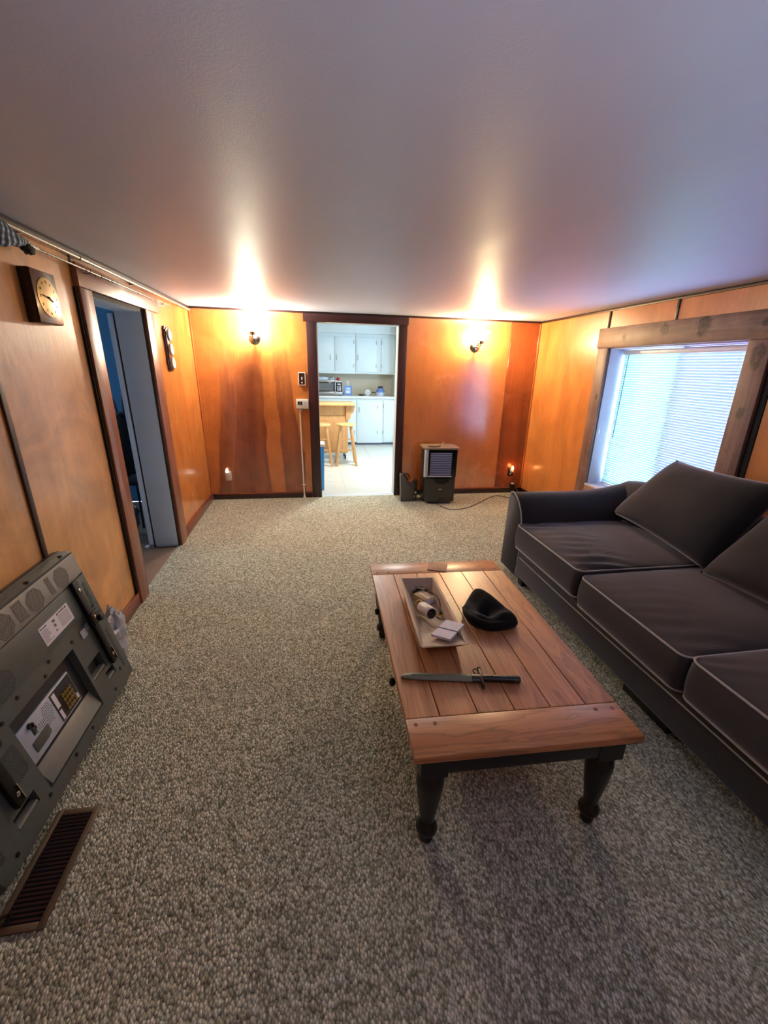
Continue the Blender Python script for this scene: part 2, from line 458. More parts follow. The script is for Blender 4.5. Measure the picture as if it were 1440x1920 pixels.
# left wall: backing with doorway, plywood panels, battens (local: x out of the wall, y along, z up)
DY0, DY1, DZ = 3.005, 3.880, 1.955
TH = 0.196
bm = B()
for y0, y1, z0, z1 in ((REAR, DY0, 0, H), (DY1, D + 0.02, 0, H), (DY0, DY1, DZ, H)):
    box(bm, -TH, -0.012, y0, y1, z0, z1)
wl = struct(on_left(obj('wall_left', bm, M['jamb_paint'])))
def panel(parent, mat, x0, x1, y0, y1, z0, z1):
    b = B(); box(b, x0, x1, y0, y1, z0, z1); return obj('panel', b, mat, parent, bevel=0.002, seg=1)
for y0, y1, z0, z1, mm in ((REAR, -0.4, 0, H, 'ply_left'), (-0.394, 0.815, 0, H, 'ply_left'), (0.821, 2.030, 0, H, 'ply_left'), (2.040, 2.862, 0, H, 'ply_left'),
                       (2.880, 3.700, 2.05, H, 'ply_left'), (3.712, 4.046, 2.05, H, 'ply_left_far'), (4.05, D, 0, H, 'ply_left_far')):
    panel(wl, M[mm], -0.012, 0.0, y0, y1, z0, z1)
for yc in (-0.397, 0.818, 2.035):
    b = B(); box(b, 0.0, 0.011, yc - 0.016, yc + 0.016, 0.09, H - 0.03); obj('batten', b, M['batten'], wl, bevel=0.004)
b = B(); box(b, -0.012, 0.004, 2.862, 2.880, 2.075, H - 0.03); obj('batten', b, M['batten'], wl)
b = B(); box(b, -0.012, 0.003, 3.700, 3.712, 2.075, H - 0.03); obj('batten', b, M['batten'], wl)
# left doorway trim
d1 = struct(on_left(bpy.data.objects.new('door_1', None))); COL.objects.link(d1)
b = B(); box(b, 0.0, 0.028, 2.856, DY0 - 0.004, 0.0, DZ + 0.004); obj('side_casing', b, M['casing_brown'], d1, bevel=0.003)
b = B(); box(b, 0.0, 0.026, DY1 + 0.004, 4.060, 0.0, DZ + 0.004); obj('side_casing', b, M['casing_brown'], d1, bevel=0.003)
b = B(); box(b, 0.0, 0.032, 2.850, 4.20, DZ + 0.005, 2.080); obj('header_casing', b, M['casing_brown_h'], d1, bevel=0.003)
b = B(); box(b, 0.0005, 0.014, 2.836, 2.8555, 0.09, DZ); obj('edge_strip', b, M['black_gap'], d1)  # black strip paints the shaded edge of the casing and its gap
b = B(); box(b, -TH, -0.004, DY1 - 0.018, DY1 - 0.0005, 0.022, DZ); obj('jamb', b, M['jamb_paint'], d1, bevel=0.002)
b = B(); box(b, -TH, -0.004, DY0, DY1 - 0.018, DZ - 0.018, DZ - 0.0005); obj('jamb', b, M['jamb_paint'], d1, bevel=0.002)
b = B(); box(b, -TH, -0.004, DY0 + 0.0005, DY0 + 0.018, 0, DZ - 0.018); obj('jamb', b, M['jamb_paint'], d1, bevel=0.002)
b = B(); box(b, -0.0038, 0.0005, DY1 - 0.0175, DY1 + 0.004, 0.0, DZ - 0.0); obj('edge_strip', b, M['black_gap'], d1)
b = B(); box(b, -0.0038, 0.0005, DY0 + 0.002, DY1, DZ - 0.017, DZ + 0.005); obj('edge_strip', b, M['black_gap'], d1)
b = B(); box(b, -TH - 0.052, -TH - 0.014, DY1 - 0.022, DY1 + 0.02, 0.030, DZ - 0.03); obj('door_stop', b, M['jamb_paint'], d1, bevel=0.008)
b = B(); box(b, -TH - 0.014, -TH - 0.0005, DY1 - 0.004, DY1 + 0.02, 0.0, DZ - 0.03); obj('edge_strip', b, M['black_gap'], d1)
b = B(); box(b, -TH - 0.085, -TH - 0.05, DY1 - 0.045, DY1 - 0.005, 0.0, 0.028); obj('stop_block', b, M['white_paint'], d1, bevel=0.006)
# left baseboards and ceiling moulding
for y0, y1 in ((REAR, 2.852), (4.062, D - 0.012)):
    b = B(); box(b, 0.0, 0.02, y0, y1, 0.0, 0.088); o = struct(on_left(obj('baseboard_left', b, M['base_red'], None, bevel=0.004)))
b = B(); box(b, 0.0, 0.016, REAR, D - 0.012, H - 0.03, H - 0.002); struct(on_left(obj('trim_1', b, M['batten'], None, bevel=0.003)))

# back wall
KX0, KX1, KZ = 0.115, 1.052, 2.043
bm = B()
for x0, x1, z0, z1 in ((L - 0.05, KX0 - 0.016, 0, H), (KX1 + 0.016, R + 0.02, 0, H), (KX0 - 0.016, KX1 + 0.016, KZ + 0.016, H)):
    box(bm, x0, x1, D + 0.012, KD, z0, z1)
wb = struct(obj('wall_back', bm, M['white_paint']))
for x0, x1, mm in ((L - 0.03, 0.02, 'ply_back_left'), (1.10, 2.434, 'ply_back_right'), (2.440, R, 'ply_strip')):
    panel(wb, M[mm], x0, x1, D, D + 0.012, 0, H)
b = B(); box(b, 2.4345, 2.4395, D + 0.003, D + 0.012, 0, H); obj('seam', b, M['corner_wood'], wb)
d2 = struct(bpy.data.objects.new('door_2', None)); COL.objects.link(d2)
prismf = lambda a, b_, t: (a, t, b_)
b = B(); prism(b, [(-0.008, KZ), (0.010, 0), (KX0 + 0.012, 0), (KX0 - 0.014, KZ)], D - 0.024, D - 0.0005, prismf); obj('side_casing', b, M['casing_dark'], d2, bevel=0.003)
b = B(); prism(b, [(KX1 + 0.0, KZ), (KX1 - 0.004, 0), (1.142, 0), (1.150, KZ)], D - 0.024, D - 0.0005, prismf); obj('side_casing', b, M['casing_dark'], d2, bevel=0.003)
b = B(); box(b, -0.040, 1.160, D - 0.028, D - 0.0005, KZ, 2.128); obj('header_casing', b, M['casing_dark_h'], d2, bevel=0.003)
for x0, x1, z0, z1 in ((KX0 - 0.0155, KX0 + 0.004, 0, KZ), (KX1 - 0.004, KX1 + 0.0155, 0, KZ), (KX0 + 0.004, KX1 - 0.004, KZ - 0.006, KZ + 0.0155)):
    b = B(); box(b, x0, x1, D + 0.0005, KD + 0.01, z0, z1); obj('jamb', b, M['white_paint'], d2, bevel=0.002)
b = B(); box(b, KX0 + 0.005, KX1 - 0.005, D + 0.02, KD + 0.02, 0.0005, 0.008); obj('threshold', b, M['white_paint'], d2, bevel=0.003)
for x0, x1 in ((L + 0.022, 0.006), (1.146, R)):
    b = B(); box(b, x0, x1, D - 0.018, D - 0.0005, 0, 0.062); o = struct(obj('baseboard_back', b, M['base_dark'], None, bevel=0.003))
    b = B(); box(b, x0, x1, D - 0.014, D - 0.0005, 0.0625, 0.076); obj('cap_strip', b, M['cap_strip'], o)
b = B(); box(b, L - 0.03, R, D - 0.014, D - 0.0005, H - 0.02, H - 0.001); struct(obj('trim_2', b, M['casing_dark_h'], None, bevel=0.003))
b = B(); tube(b, [(L + 0.006, D - 0.008, 0.09), (L - 0.036, D - 0.008, H - 0.03)], 0.011, 8); struct(obj('trim_3', b, M['corner_wood'], None, smooth=True))
b = B(); tube(b, [(R - 0.008, D - 0.008, 0.09), (R - 0.008, D - 0.008, H - 0.03)], 0.012, 8); struct(obj('trim_4', b, M['corner_wood'], None, smooth=True))

# right wall with window hole
WY0, WY1, WZ0, WZ1 = 2.545, 3.945, 0.482, 1.806
bm = B()
for y0, y1, z0, z1 in ((REAR, WY0, 0, H), (WY1, KD, 0, H), (WY0, WY1, 0, WZ0), (WY0, WY1, WZ1, H)):
    box(bm, R + 0.012, R + 0.23, y0, y1, z0, z1)
wr = struct(obj('wall_right', bm, M['reveal_paint']))
for y0, y1, z0, z1 in ((4.028, D, 0, H), (3.228, 4.016, WZ1 + 0.02, H), (2.39, 3.216, WZ1 + 0.02, H), (2.39, 4.016, 0, WZ0 - 0.02), (1.16, 2.345, 0, H), (-0.06, 1.150, 0, H), (REAR, -0.07, 0, H)):
    panel(wr, M['ply_right'], R, R + 0.012, y0, y1, z0, z1)
for yc, z0 in ((4.022, 0.08), (3.222, 1.98), (1.155, 0.08), (-0.065, 0.08)):
    b = B(); box(b, R - 0.008, R + 0.012, yc - 0.012, yc + 0.012, z0, H - 0.02); obj('batten', b, M['batten'], wr, bevel=0.003)
b = B(); box(b, R - 0.006, R + 0.012, 2.345, 2.388, 0.08, H - 0.02); obj('batten', b, M['black_gap'], wr, bevel=0.003)
b = B(); box(b, R - 0.014, R, REAR, D - 0.012, H - 0.022, H - 0.001); struct(obj('trim_5', b, M['batten'], None, bevel=0.003))
b = B(); box(b, R - 0.018, R, REAR, D - 0.02, 0, 0.07); struct(obj('baseboard_right', b, M['base_dark'], None, bevel=0.003))
# window
w1 = struct(bpy.data.objects.new('window_1', None)); COL.objects.link(w1)
b = B(); box(b, R - 0.034, R - 0.0005, 2.30, 4.108, WZ1 - 0.004, 1.978); obj('header_casing', b, M['casing_knotty_h'], w1, bevel=0.006)
b = B(); box(b, R - 0.028, R - 0.0005, WY1 - 0.004, 4.090, 0.37, WZ1 - 0.0045); obj('side_casing', b, M['casing_knotty'], w1, bevel=0.004)
b = B(); box(b, R - 0.028, R - 0.0005, 2.392, WY0 + 0.004, 0.37, WZ1 - 0.0045); obj('side_casing', b, M['casing_knotty'], w1, bevel=0.004)
b = B(); box(b, R - 0.028, R - 0.0005, WY0 + 0.005, WY1 - 0.005, 0.37, WZ0 - 0.008); obj('apron', b, M['casing_knotty_h'], w1, bevel=0.004)
b = B(); box(b, R - 0.026, R + 0.20, WY0 + 0.001, WY1 - 0.001, WZ0 - 0.0075, WZ0 + 0.012); obj('sill', b, M['reveal_paint'], w1, bevel=0.004)
for y0, y1, z0, z1 in ((WY0 + 0.001, WY0 + 0.014, WZ0 + 0.0125, WZ1 - 0.014), (WY1 - 0.014, WY1 - 0.001, WZ0 + 0.0125, WZ1 - 0.014), (WY0 + 0.001, WY1 - 0.001, WZ1 - 0.0135, WZ1 - 0.001)):
    b = B(); box(b, R + 0.001, R + 0.20, y0, y1, z0, z1); obj('reveal', b, M['reveal_paint'], w1, bevel=0.002)
MY = 3.255
gl = NT('window_glass')
tr = gl.n('ShaderNodeBsdfTransparent'); tr.inputs[0].default_value = (0.93, 0.97, 0.97, 1)
gg = gl.n('ShaderNodeBsdfGlossy'); gg.inputs['Roughness'].default_value = 0.02
mx = gl.n('ShaderNodeMixShader'); mx.inputs[0].default_value = 0.06
gl.l(tr.outputs[0], mx.inputs[1]); gl.l(gg.outputs[0], mx.inputs[2]); gl.l(mx.outputs[0], gl.out.inputs[0])
M['glass'] = gl.m
sn = NT('insect_screen')
tr = sn.n('ShaderNodeBsdfTransparent'); tr.inputs[0].default_value = (0.96, 0.76, 0.96, 1)
df = sn.n('ShaderNodeBsdfDiffuse'); df.inputs[0].default_value = (0.12, 0.12, 0.13, 1)
mx = sn.n('ShaderNodeMixShader'); mx.inputs[0].default_value = 0.03
sn.l(tr.outputs[0], mx.inputs[1]); sn.l(df.outputs[0], mx.inputs[2]); sn.l(mx.outputs[0], sn.out.inputs[0])
M['screen'] = sn.m
for y0, y1, xo in ((WY0 + 0.015, MY + 0.02, 0.0), (MY - 0.02, WY1 - 0.015, 0.03)):
    x0 = R + 0.172 + xo * 0.5; x1 = x0 + 0.012
    b = B(); z0, z1 = WZ0 + 0.014, WZ1 - 0.015; w = 0.035
    for a in ((y0, y1, z0, z0 + w), (y0, y1, z1 - w, z1), (y0, y0 + w, z0 + w, z1 - w), (y1 - w, y1, z0 + w, z1 - w)): box(b, x0, x1, *a)
    o = obj('sash', b, M['white_plastic'], w1)
    b = B(); box(b, x0 + 0.004, x0 + 0.008, y0 + w, y1 - w, z0 + w, z1 - w); obj('pane', b, M['glass'], o)
b = B(); box(b, R + 0.204, R + 0.206, WY0 + 0.02, MY, WZ0 + 0.02, WZ1 - 0.02); obj('insect_screen', b, M['screen'], w1)
b = B(); box(b, R + 0.012, R + 0.030, WY1 - 0.024, WY1 - 0.0145, 1.00, 1.05); obj('cord_cleat', b, M['white_plastic'], w1, bevel=0.003)

# blind
sl = NT('blind_slat')
tc = sl.coord(); nz = sl.noise(tc, 8, 2)
cc = sl.mix(nz, (0.80, 0.86, 0.88, 1), (0.74, 0.81, 0.83, 1))
df = sl.n('ShaderNodeBsdfDiffuse'); sl.l(cc, df.inputs[0])
tl = sl.n('ShaderNodeBsdfTranslucent'); tl.inputs[0].default_value = (0.60, 0.84, 0.82, 1)
mx = sl.n('ShaderNodeMixShader'); mx.inputs[0].default_value = 0.33
sl.l(df.outputs[0], mx.inputs[1]); sl.l(tl.outputs[0], mx.inputs[2]); sl.l(mx.outputs[0], sl.out.inputs[0])
M['slat'] = sl.m
bl = thing('window_blind', 'closed white venetian blind glowing with daylight in the right-hand window', 'blind', (R + 0.148, 3.245, WZ0))
BY0, BY1 = WY0 + 0.02 - 3.245, WY1 - 0.035 - 3.245
b = B(); box(b, -0.018, 0.018, BY0, BY1, 1.262, 1.300); obj('headrail', b, M['white_plastic'], bl, bevel=0.003)
b = B(); box(b, -0.012, 0.012, BY0, BY1, 0.022, 0.036); obj('bottom_rail', b, M['white_plastic'], bl, bevel=0.004)
nS = 58
b = B()
prof = [(-0.0125, 0.0), (-0.006, 0.0022), (0.0, 0.003), (0.006, 0.0022), (0.0125, 0.0)]
ca, sa = math.cos(math.radians(112.5)), math.sin(math.radians(112.5))
rings = []
for y in (BY0 + 0.004, BY1 - 0.004):
    up = [Vector((a * ca - h * sa, y, a * sa + h * ca)) for a, h in prof]
    dn = [Vector((a * ca - (h - 0.0006) * sa, y, a * sa + (h - 0.0006) * ca)) for a, h in prof[::-1]]
    rings.append(up + dn)
loft(b, rings)
s0 = obj('slat', b, M['slat'], bl, smooth=True)
for i in range(nS):
    z = 0.050 + i * (1.250 - 0.050) / (nS - 1)
    if i == 0: s0.location = (0, 0, z)
    else: inst(s0, 'slat', bl, (0, 0, z))
for y in (BY0 + 0.16, 0.0, BY1 - 0.16):
    b = B(); cyl(b, (-0.0145, y, 0.03), (-0.0145, y, 1.265), 0.0009, n=6); obj('ladder_cord', b, M['white_plastic'], bl)
b = B(); cyl(b, (-0.03, BY1 - 0.075, 0.50), (-0.022, BY1 - 0.075, 1.27), 0.0035, n=6)
wnd = pm('grey_wand', (120, 140, 150), (100, 120, 130), 10, 0.2)
obj('tilt_wand', b, wnd, bl, smooth=True)

# rear wall behind the camera
bm = B()
box(bm, L - 0.3, R + 0.23, REAR - 0.12, REAR, 0, H)
struct(obj('wall_rear', bm, M['ply_right']))

# ------------------------------------------------------------------ bedroom beyond the left doorway
BX0, BX1, BYa, BYb = -4.2, L - TH - 0.05, 1.6, 5.32
sub = pm('bare_subfloor', (150, 122, 100), (112, 88, 72), 5, 0.8, bump=0.1)
bm = B(); box(bm, BX0, L - 0.021, BYa, BYb, -0.06, -0.004); struct(obj('floor_bedroom', bm, sub))
bm = B(); box(bm, BX0, BX1, BYb, BYb + 0.1, 0, H + 0.1); struct(obj('wall_bedroom_back', bm, M['blue_wall']))
bm = B(); box(bm, BX0, BX1, BYa - 0.1, BYa, 0, H + 0.1); struct(obj('wall_bedroom_front', bm, M['blue_wall']))
bm = B()
for y0, y1, z0, z1 in ((BYa, 3.8, 0, H + 0.1), (4.5, BYb, 0, H + 0.1), (3.8, 4.5, 0, 1.1), (3.8, 4.5, 1.8, H + 0.1)):  # unseen window hole added so sky light reaches the bedroom
    box(bm, BX0 - 0.1, BX0, y0, y1, z0, z1)
struct(obj('wall_bedroom_side', bm, M['blue_wall']))
bm = B(); box(bm, BX0, BX1 + 0.06, BYa, BYb, H + 0.1, H + 0.18); struct(obj('ceiling_bedroom', bm, M['white_paint']))

# metal-framed chair and dark clothing seen through the door
ch = thing('metal_chair', 'black tube-framed chair standing in the bedroom beyond the left doorway', 'chair', (-1.98, 4.72, 0))
b = B(); tube(b, smooth_path([(-0.12, 0.04, 0.46), (-0.15, 0.06, 0.9), (-0.12, 0.06, 1.22), (0.0, 0.06, 1.30), (0.07, 0.06, 1.20), (0.10, 0.06, 0.9), (0.09, 0.04, 0.46)], 6), 0.011, 8); obj('back_frame', b, M['black_iron'], ch, smooth=True)
b = B(); tube(b, smooth_path([(0.14, 0.03, 0.46), (0.15, 0.05, 1.0), (0.16, 0.05, 1.235), (0.20, 0.05, 1.262), (0.30, 0.05, 1.262)], 6), 0.011, 8); obj('back_frame', b, M['black_iron'], ch, smooth=True)
b = B(); tube(b, smooth_path([(-0.05, 0.06, 1.0), (0.0, 0.06, 1.22), (0.05, 0.06, 1.0)], 5), 0.006, 6); obj('back_rod', b, M['black_iron'], ch, smooth=True)
b = B(); box(b, -0.16, 0.34, -0.36, 0.05, 0.44, 0.48); obj('seat', b, M['knit'], ch, bevel=0.015)
for x, y in ((-0.13, -0.33), (0.31, -0.33), (-0.13, 0.03), (0.31, 0.03)):
    b = B(); cyl(b, (x, y, -0.004), (x, y, 0.445), 0.011, n=8); obj('leg', b, M['black_iron'], ch, smooth=True)
def crumple(bm, c, rx, ry, rz, amp, nu=20, nv=14, seed=0.0, flat=None):
    rings = []
    for j in range(nv + 1):
        ph = -PI / 2 + PI * j / nv
        ring = []
        for i in range(nu):
            th = 2 * PI * i / nu
            d = Vector((math.cos(ph) * math.cos(th), math.cos(ph) * math.sin(th), math.sin(ph)))
            k = 1 + amp * noise.noise(d * 2.2 + Vector((seed, 0, 0))) + amp * 0.6 * noise.noise(d * 5 + Vector((0, seed, 0)))
            p = Vector((c[0] + d.x * rx * k, c[1] + d.y * ry * k, c[2] + d.z * rz * k))
            if flat is not None: p.z = max(p.z, flat)
            ring.append(p)
        rings.append(ring)
    return loft(bm, rings)
b = B(); crumple(b, (-1.78, 4.52, 0.80), 0.16, 0.07, 0.30, 0.2, seed=1.0); tag(obj('black_coat', b, M['knit'], None, smooth=True, angle=180), 'black coat draped over the back of the bedroom chair', 'coat')
b = B(); crumple(b, (-1.76, 4.10, 0.20), 0.16, 0.15, 0.21, 0.2, seed=4.0, flat=-0.004); tag(obj('black_bag', b, M['black_plastic'], None, smooth=True, angle=180), 'black bag slumped on the bedroom floor in front of the chair', 'bag')

# ------------------------------------------------------------------ kitchen shell
KXa, KXb, KB = -1.2, 3.6, 9.70
M['k_wall'] = pm('kitchen_paint', (226, 230, 226), (214, 220, 217), 4, 0.5)
M['backsplash'] = pm('tan_backsplash', (214, 200, 172), (204, 188, 160), 6, 0.35)
M['k_cab'] = pm('cabinet_paint', (222, 230, 228), (212, 222, 222), 4, 0.3)
M['k_tile'] = pm('cream_floor_tile', (226, 224, 210), (212, 210, 196), 5, 0.25)
M['grout'] = pm('tile_joint', (196, 190, 176), (180, 174, 160), 20, 0.8)
bm = B(); box(bm, KXa, KXb, KD, KB, -0.06, -0.004); fk = struct(obj('floor_kitchen', bm, M['grout']))
b = B(); TS = 0.62; box(b, 0.002, TS - 0.002, 0.002, TS - 0.002, -0.004, 0.0); t0 = obj('tile', b, M['k_tile'], fk)
first = True
for i in range(5):
    for j in range(7):
        x, y = -0.17 + (i - 1) * TS, KD + 0.02 + j * TS
        if y + TS > KB + 0.35 : continue
        if first: t0.location = (x, y, 0); first = False
        else: inst(t0, 'tile', fk, (x, y, 0))
bm = B(); box(bm, KXa, KXb, KB, KB + 0.1, 0, KH); struct(obj('wall_kitchen_back', bm, M['k_wall']))
bm = B(); box(bm, KXa - 0.1, KXa, KD, KB, 0, KH); struct(obj('wall_kitchen_left', bm, M['k_wall']))
bm = B()
for y0, y1, z0, z1 in ((KD, 7.0, 0, KH), (8.1, KB, 0, KH), (7.0, 8.1, 0, 1.0), (7.0, 8.1, 1.9, KH)):
    box(bm, KXb, KXb + 0.1, y0, y1, z0, z1)
struct(obj('wall_kitchen_right', bm, M['k_wall']))
bm = B(); box(bm, KXa, KXb, KD - 0.1, KB, KH, KH + 0.08); struct(obj('ceiling_kitchen', bm, M['k_wall']))
bm = B(); box(bm, L - 0.05, R + 0.4, KD - 0.001, KD + 0.02, H, KH); struct(obj('wall_kitchen_front', bm, M['k_wall']))
bm = B(); box(bm, KXa, 1.79, 9.30, KB, 2.20, KH - 0.001); struct(obj('wall_soffit', bm, M['k_wall']))
bm = B(); box(bm, 1.79, 2.9, 9.0, KB, 0, KH - 0.001); struct(obj('wall_kitchen_return', bm, M['k_wall']))
bm = B(); box(bm, KXa, 1.789, KB - 0.012, KB - 0.0005, 1.0, 1.45); struct(obj('wall_backsplash', bm, M['backsplash']))
kl = thing('added_ceiling_lamp', 'unseen round ceiling lamp added to brighten the kitchen', 'lamp', (0.9, 6.6, KH))  # lamp out of view, added to light the kitchen
b = B(); lathe(b, [(0.16, -0.001), (0.16, -0.02), (0.14, -0.03)], 28); obj('base', b, M['white_plastic'], kl, smooth=True)
fl = bpy.data.lights.new('kitchen_fill', 'AREA'); fl.shape = 'DISK'; fl.size = 0.28; fl.energy = KITCHEN_FILL_W; fl.color = (1.0, 0.96, 0.88)
fo = bpy.data.objects.new('kitchen_fill', fl); COL.objects.link(fo); fo.parent = kl; fo.location = (0, 0, -0.04)

# ------------------------------------------------------------------ kitchen furniture
# upper cabinets: two units hung under the soffit
UF = 9.345
def door_part(parent, name, x0, x1, z0, z1, yf, hinge=None, pull=None, mat='k_cab'):
    b = B(); box(b, x0, x1, yf - 0.018, yf - 0.0005, z0, z1); d = obj(name, b, M[mat], parent, bevel=0.004)
    for hx, hz in (hinge or []):
        b = B(); box(b, hx - 0.006, hx + 0.006, yf - 0.024, yf - 0.0185, hz - 0.035, hz + 0.035); obj('hinge', b, M['hinge'], d, bevel=0.002)
    if pull:
        px, pz = pull
        b = B(); tube(b, [(px, yf - 0.019, pz - 0.05), (px, yf - 0.036, pz - 0.035), (px, yf - 0.04, pz), (px, yf - 0.036, pz + 0.035), (px, yf - 0.019, pz + 0.05)], 0.006, 6); obj('handle', b, M['hinge'], d, smooth=True)
    return d
M['hinge'] = pm('nickel_hinge', (168, 168, 160), (130, 130, 124), 20, 0.3, metal=0.7)
c = thing('upper_cabinet', 'white wall cabinet with two doors above the microwave', 'cabinet', (0.2, 9.5, 1.43))
b = B(); box(b, -0.5, 0.957, UF, KB - 0.001, 1.43, 2.199); obj('body', b, M['k_cab'], c, bevel=0.003, world=True)
d_ = door_part(c, 'door', 0.10, 0.525, 1.475, 2.13, UF, None, (0.448, 1.74)); d_.location = -c.location
d_ = door_part(c, 'door', 0.540, 0.953, 1.475, 2.13, UF, [(0.925, 2.04), (0.925, 1.59)], (0.575, 1.74)); d_.location = -c.location
d_ = door_part(c, 'door', -0.45, 0.085, 1.475, 2.13, UF); d_.location = -c.location
c = thing('upper_cabinet', 'white wall cabinet with two doors above the glass coffee pot', 'cabinet', (1.4, 9.5, 1.43))
b = B(); box(b, 0.959, 1.788, UF, KB - 0.001, 1.43, 2.199); obj('body', b, M['k_cab'], c, bevel=0.003, world=True)
d_ = door_part(c, 'door', 0.975, 1.395, 1.475, 2.135, UF, [(1.385, 2.04), (1.385, 1.59)], (1.008, 1.75)); d_.location = -c.location
d_ = door_part(c, 'door', 1.490, 1.784, 1.475, 2.135, UF, [(1.497, 2.04), (1.497, 1.59)]); d_.location = -c.location
# base cabinets
BF = 9.10
c = thing('base_cabinet', 'white kitchen base cabinet behind the wooden island cart', 'cabinet', (0.3, 9.4, 0))
b = B(); box(b, -0.9, 0.957, BF, KB - 0.001, 0.075, 0.955); box(b, -0.9, 0.957, BF + 0.05, KB - 0.001, -0.004, 0.075); obj('body', b, M['k_cab'], c, world=True)
d_ = door_part(c, 'door', 0.40, 0.945, 0.06, 0.90, BF, [(0.92, 0.80), (0.92, 0.27)]); d_.location = -c.location
b = B(); box(b, -0.9, 0.957, BF + 0.047, BF + 0.0495, -0.003, 0.055); M['kick'] = pm('grey_toe_kick', (112, 118, 140), (96, 100, 122), 10, 0.6); obj('toe_kick', b, M['kick'], c, world=True)
c = thing('base_cabinet', 'white kitchen base cabinet with a wide and a narrow door right of the island cart', 'cabinet', (1.4, 9.4, 0))
b = B(); box(b, 0.959, 1.788, BF, KB - 0.001, 0.05, 0.955); box(b, 0.959, 1.788, BF + 0.05, KB - 0.001, -0.004, 0.05); obj('body', b, M['k_cab'], c, world=True)
d_ = door_part(c, 'door', 0.970, 1.490, 0.045, 0.905, BF, [(1.40, 0.79), (1.40, 0.265)], (1.012, 0.73)); d_.location = -c.location
d_ = door_part(c, 'door', 1.528, 1.784, 0.062, 0.92, BF, [(1.520, 0.81), (1.520, 0.27)]); d_.location = -c.location
b = B(); box(b, 0.959, 1.788, BF + 0.047, BF + 0.0495, -0.003, 0.04); obj('toe_kick', b, M['kick'], c, world=True)
M['counter'] = pm('cream_laminate', (226, 224, 216), (212, 210, 202), 18, 0.3)
b = B(); box(b, -0.9, 1.789, 9.05, KB - 0.013, 0.956, 0.998)
tag(obj('countertop', b, M['counter'], None, bevel=0.006), 'pale laminate kitchen countertop running under the microwave and coffee pot', 'countertop')
CT = 0.998
# microwave
mw = thing('microwave', 'stainless microwave oven with dark door standing on the kitchen counter', 'microwave', (0.42, 9.22, CT))
b = B(); box(b, -0.245, 0.258, 0.02, 0.36, 0.012, 0.295); obj('body', b, M['brushed'], mw, bevel=0.006)
b = B(); box(b, -0.245, 0.258, 0.004, 0.0195, 0.012, 0.075); obj('lower_trim', b, M['brushed'], mw, bevel=0.004)
b = B(); box(b, -0.245, 0.258, 0.004, 0.0195, 0.262, 0.295); obj('upper_trim', b, M['brushed'], mw, bevel=0.004)
b = B(); box(b, -0.245, 0.130, 0.002, 0.0195, 0.0755, 0.2615); dr = obj('door', b, M['gloss_black'], mw, bevel=0.004)
b = B(); box(b, -0.225, 0.085, 0.000, 0.0015, 0.095, 0.245); obj('window', b, pm('microwave_window', (112, 112, 110), (96, 96, 94), 30, 0.3), dr)
b = B(); tube(b, smooth_path([(0.112, 0.001, 0.05), (0.112, -0.03, 0.07), (0.112, -0.036, 0.17), (0.112, -0.03, 0.26), (0.112, 0.001, 0.285)], 4), 0.010, 8); obj('handle', b, M['brushed'], dr, smooth=True)
b = B(); box(b, 0.134, 0.256, 0.002, 0.0195, 0.0755, 0.2615); cp = obj('control_panel', b, M['gloss_black'], mw, bevel=0.003)
b = B(); box(b, 0.160, 0.228, 0.0, 0.0015, 0.205, 0.235); obj('display', b, pm('microwave_display', (184, 188, 190), (164, 168, 170), 20, 0.3), cp)
bt = None
for i in range(3):
    for j in range(4):
        if bt is None:
            b = B(); box(b, -0.009, 0.009, 0.0, 0.0015, -0.008, 0.008); bt = obj('button', b, M['card'], cp); bt.location = (0.165 + i * 0.028, 0, 0.10 + j * 0.025)
        else: inst(bt, 'button', cp, (0.165 + i * 0.028, 0, 0.10 + j * 0.025))
for x, y in ((-0.22, 0.05), (0.235, 0.05), (-0.22, 0.33), (0.235, 0.33)):
    b = B(); cyl(b, (x, y, 0.0), (x, y, 0.0125), 0.012, n=10); obj('foot', b, M['black_plastic'], mw)
MT = CT + 0.295
# on the microwave
ty = thing('plastic_tray', 'clear grey plastic tray on top of the microwave', 'tray', (0.29, 9.38, MT))
M['clear_grey'] = pm('clear_grey_plastic', (196, 204, 214), (176, 186, 198), 12, 0.2)
b = B(); box(b, -0.13, 0.11, -0.11, 0.11, 0.0, 0.058); obj('body', b, M['clear_grey'], ty, bevel=0.012)
b = B(); box(b, -0.135, 0.115, -0.115, 0.115, 0.0585, 0.066); obj('lid', b, M['clear_grey'], ty, bevel=0.003)
for i, (x, nm) in enumerate(((0.455, 'small glass jar with a dark lid left of its twin on the microwave'), (0.505, 'small glass jar with a pale lid beside the red ornament on the microwave'))):
    j = thing('glass_jar', nm, 'jar', (x, 9.36, MT), group='jars on the microwave')
    b = B(); lathe(b, [(0.019, 0), (0.021, 0.01), (0.021, 0.034), (0.015, 0.044)], 14); obj('body', b, M['clear_grey'], j, smooth=True)
    b = B(); lathe(b, [(0.017, 0.0445), (0.017, 0.058)], 14); obj('lid', b, M['black_plastic'] if i == 0 else M['white_plastic'], j)
tm = thing('red_ornament', 'small round red ornament on top of the microwave', 'ornament', (0.60, 9.34, MT))
b = B(); lathe(b, [(0.012, 0.0), (0.030, 0.012), (0.036, 0.030), (0.031, 0.050), (0.016, 0.060), (0.006, 0.057)], 18); obj('body', b, pm('tomato_skin', (206, 36, 44), (180, 24, 34), 10, 0.25), tm, smooth=True)
b = B()
for k in range(5):
    a = k * 2 * PI / 5; box(b, 0.0, 0.016, -0.003, 0.003, 0.058, 0.061, Matrix.Rotation(a, 4, 'Z'))
obj('stem', b, pm('leaf_green', (86, 112, 60), (66, 92, 44), 20, 0.6), tm)
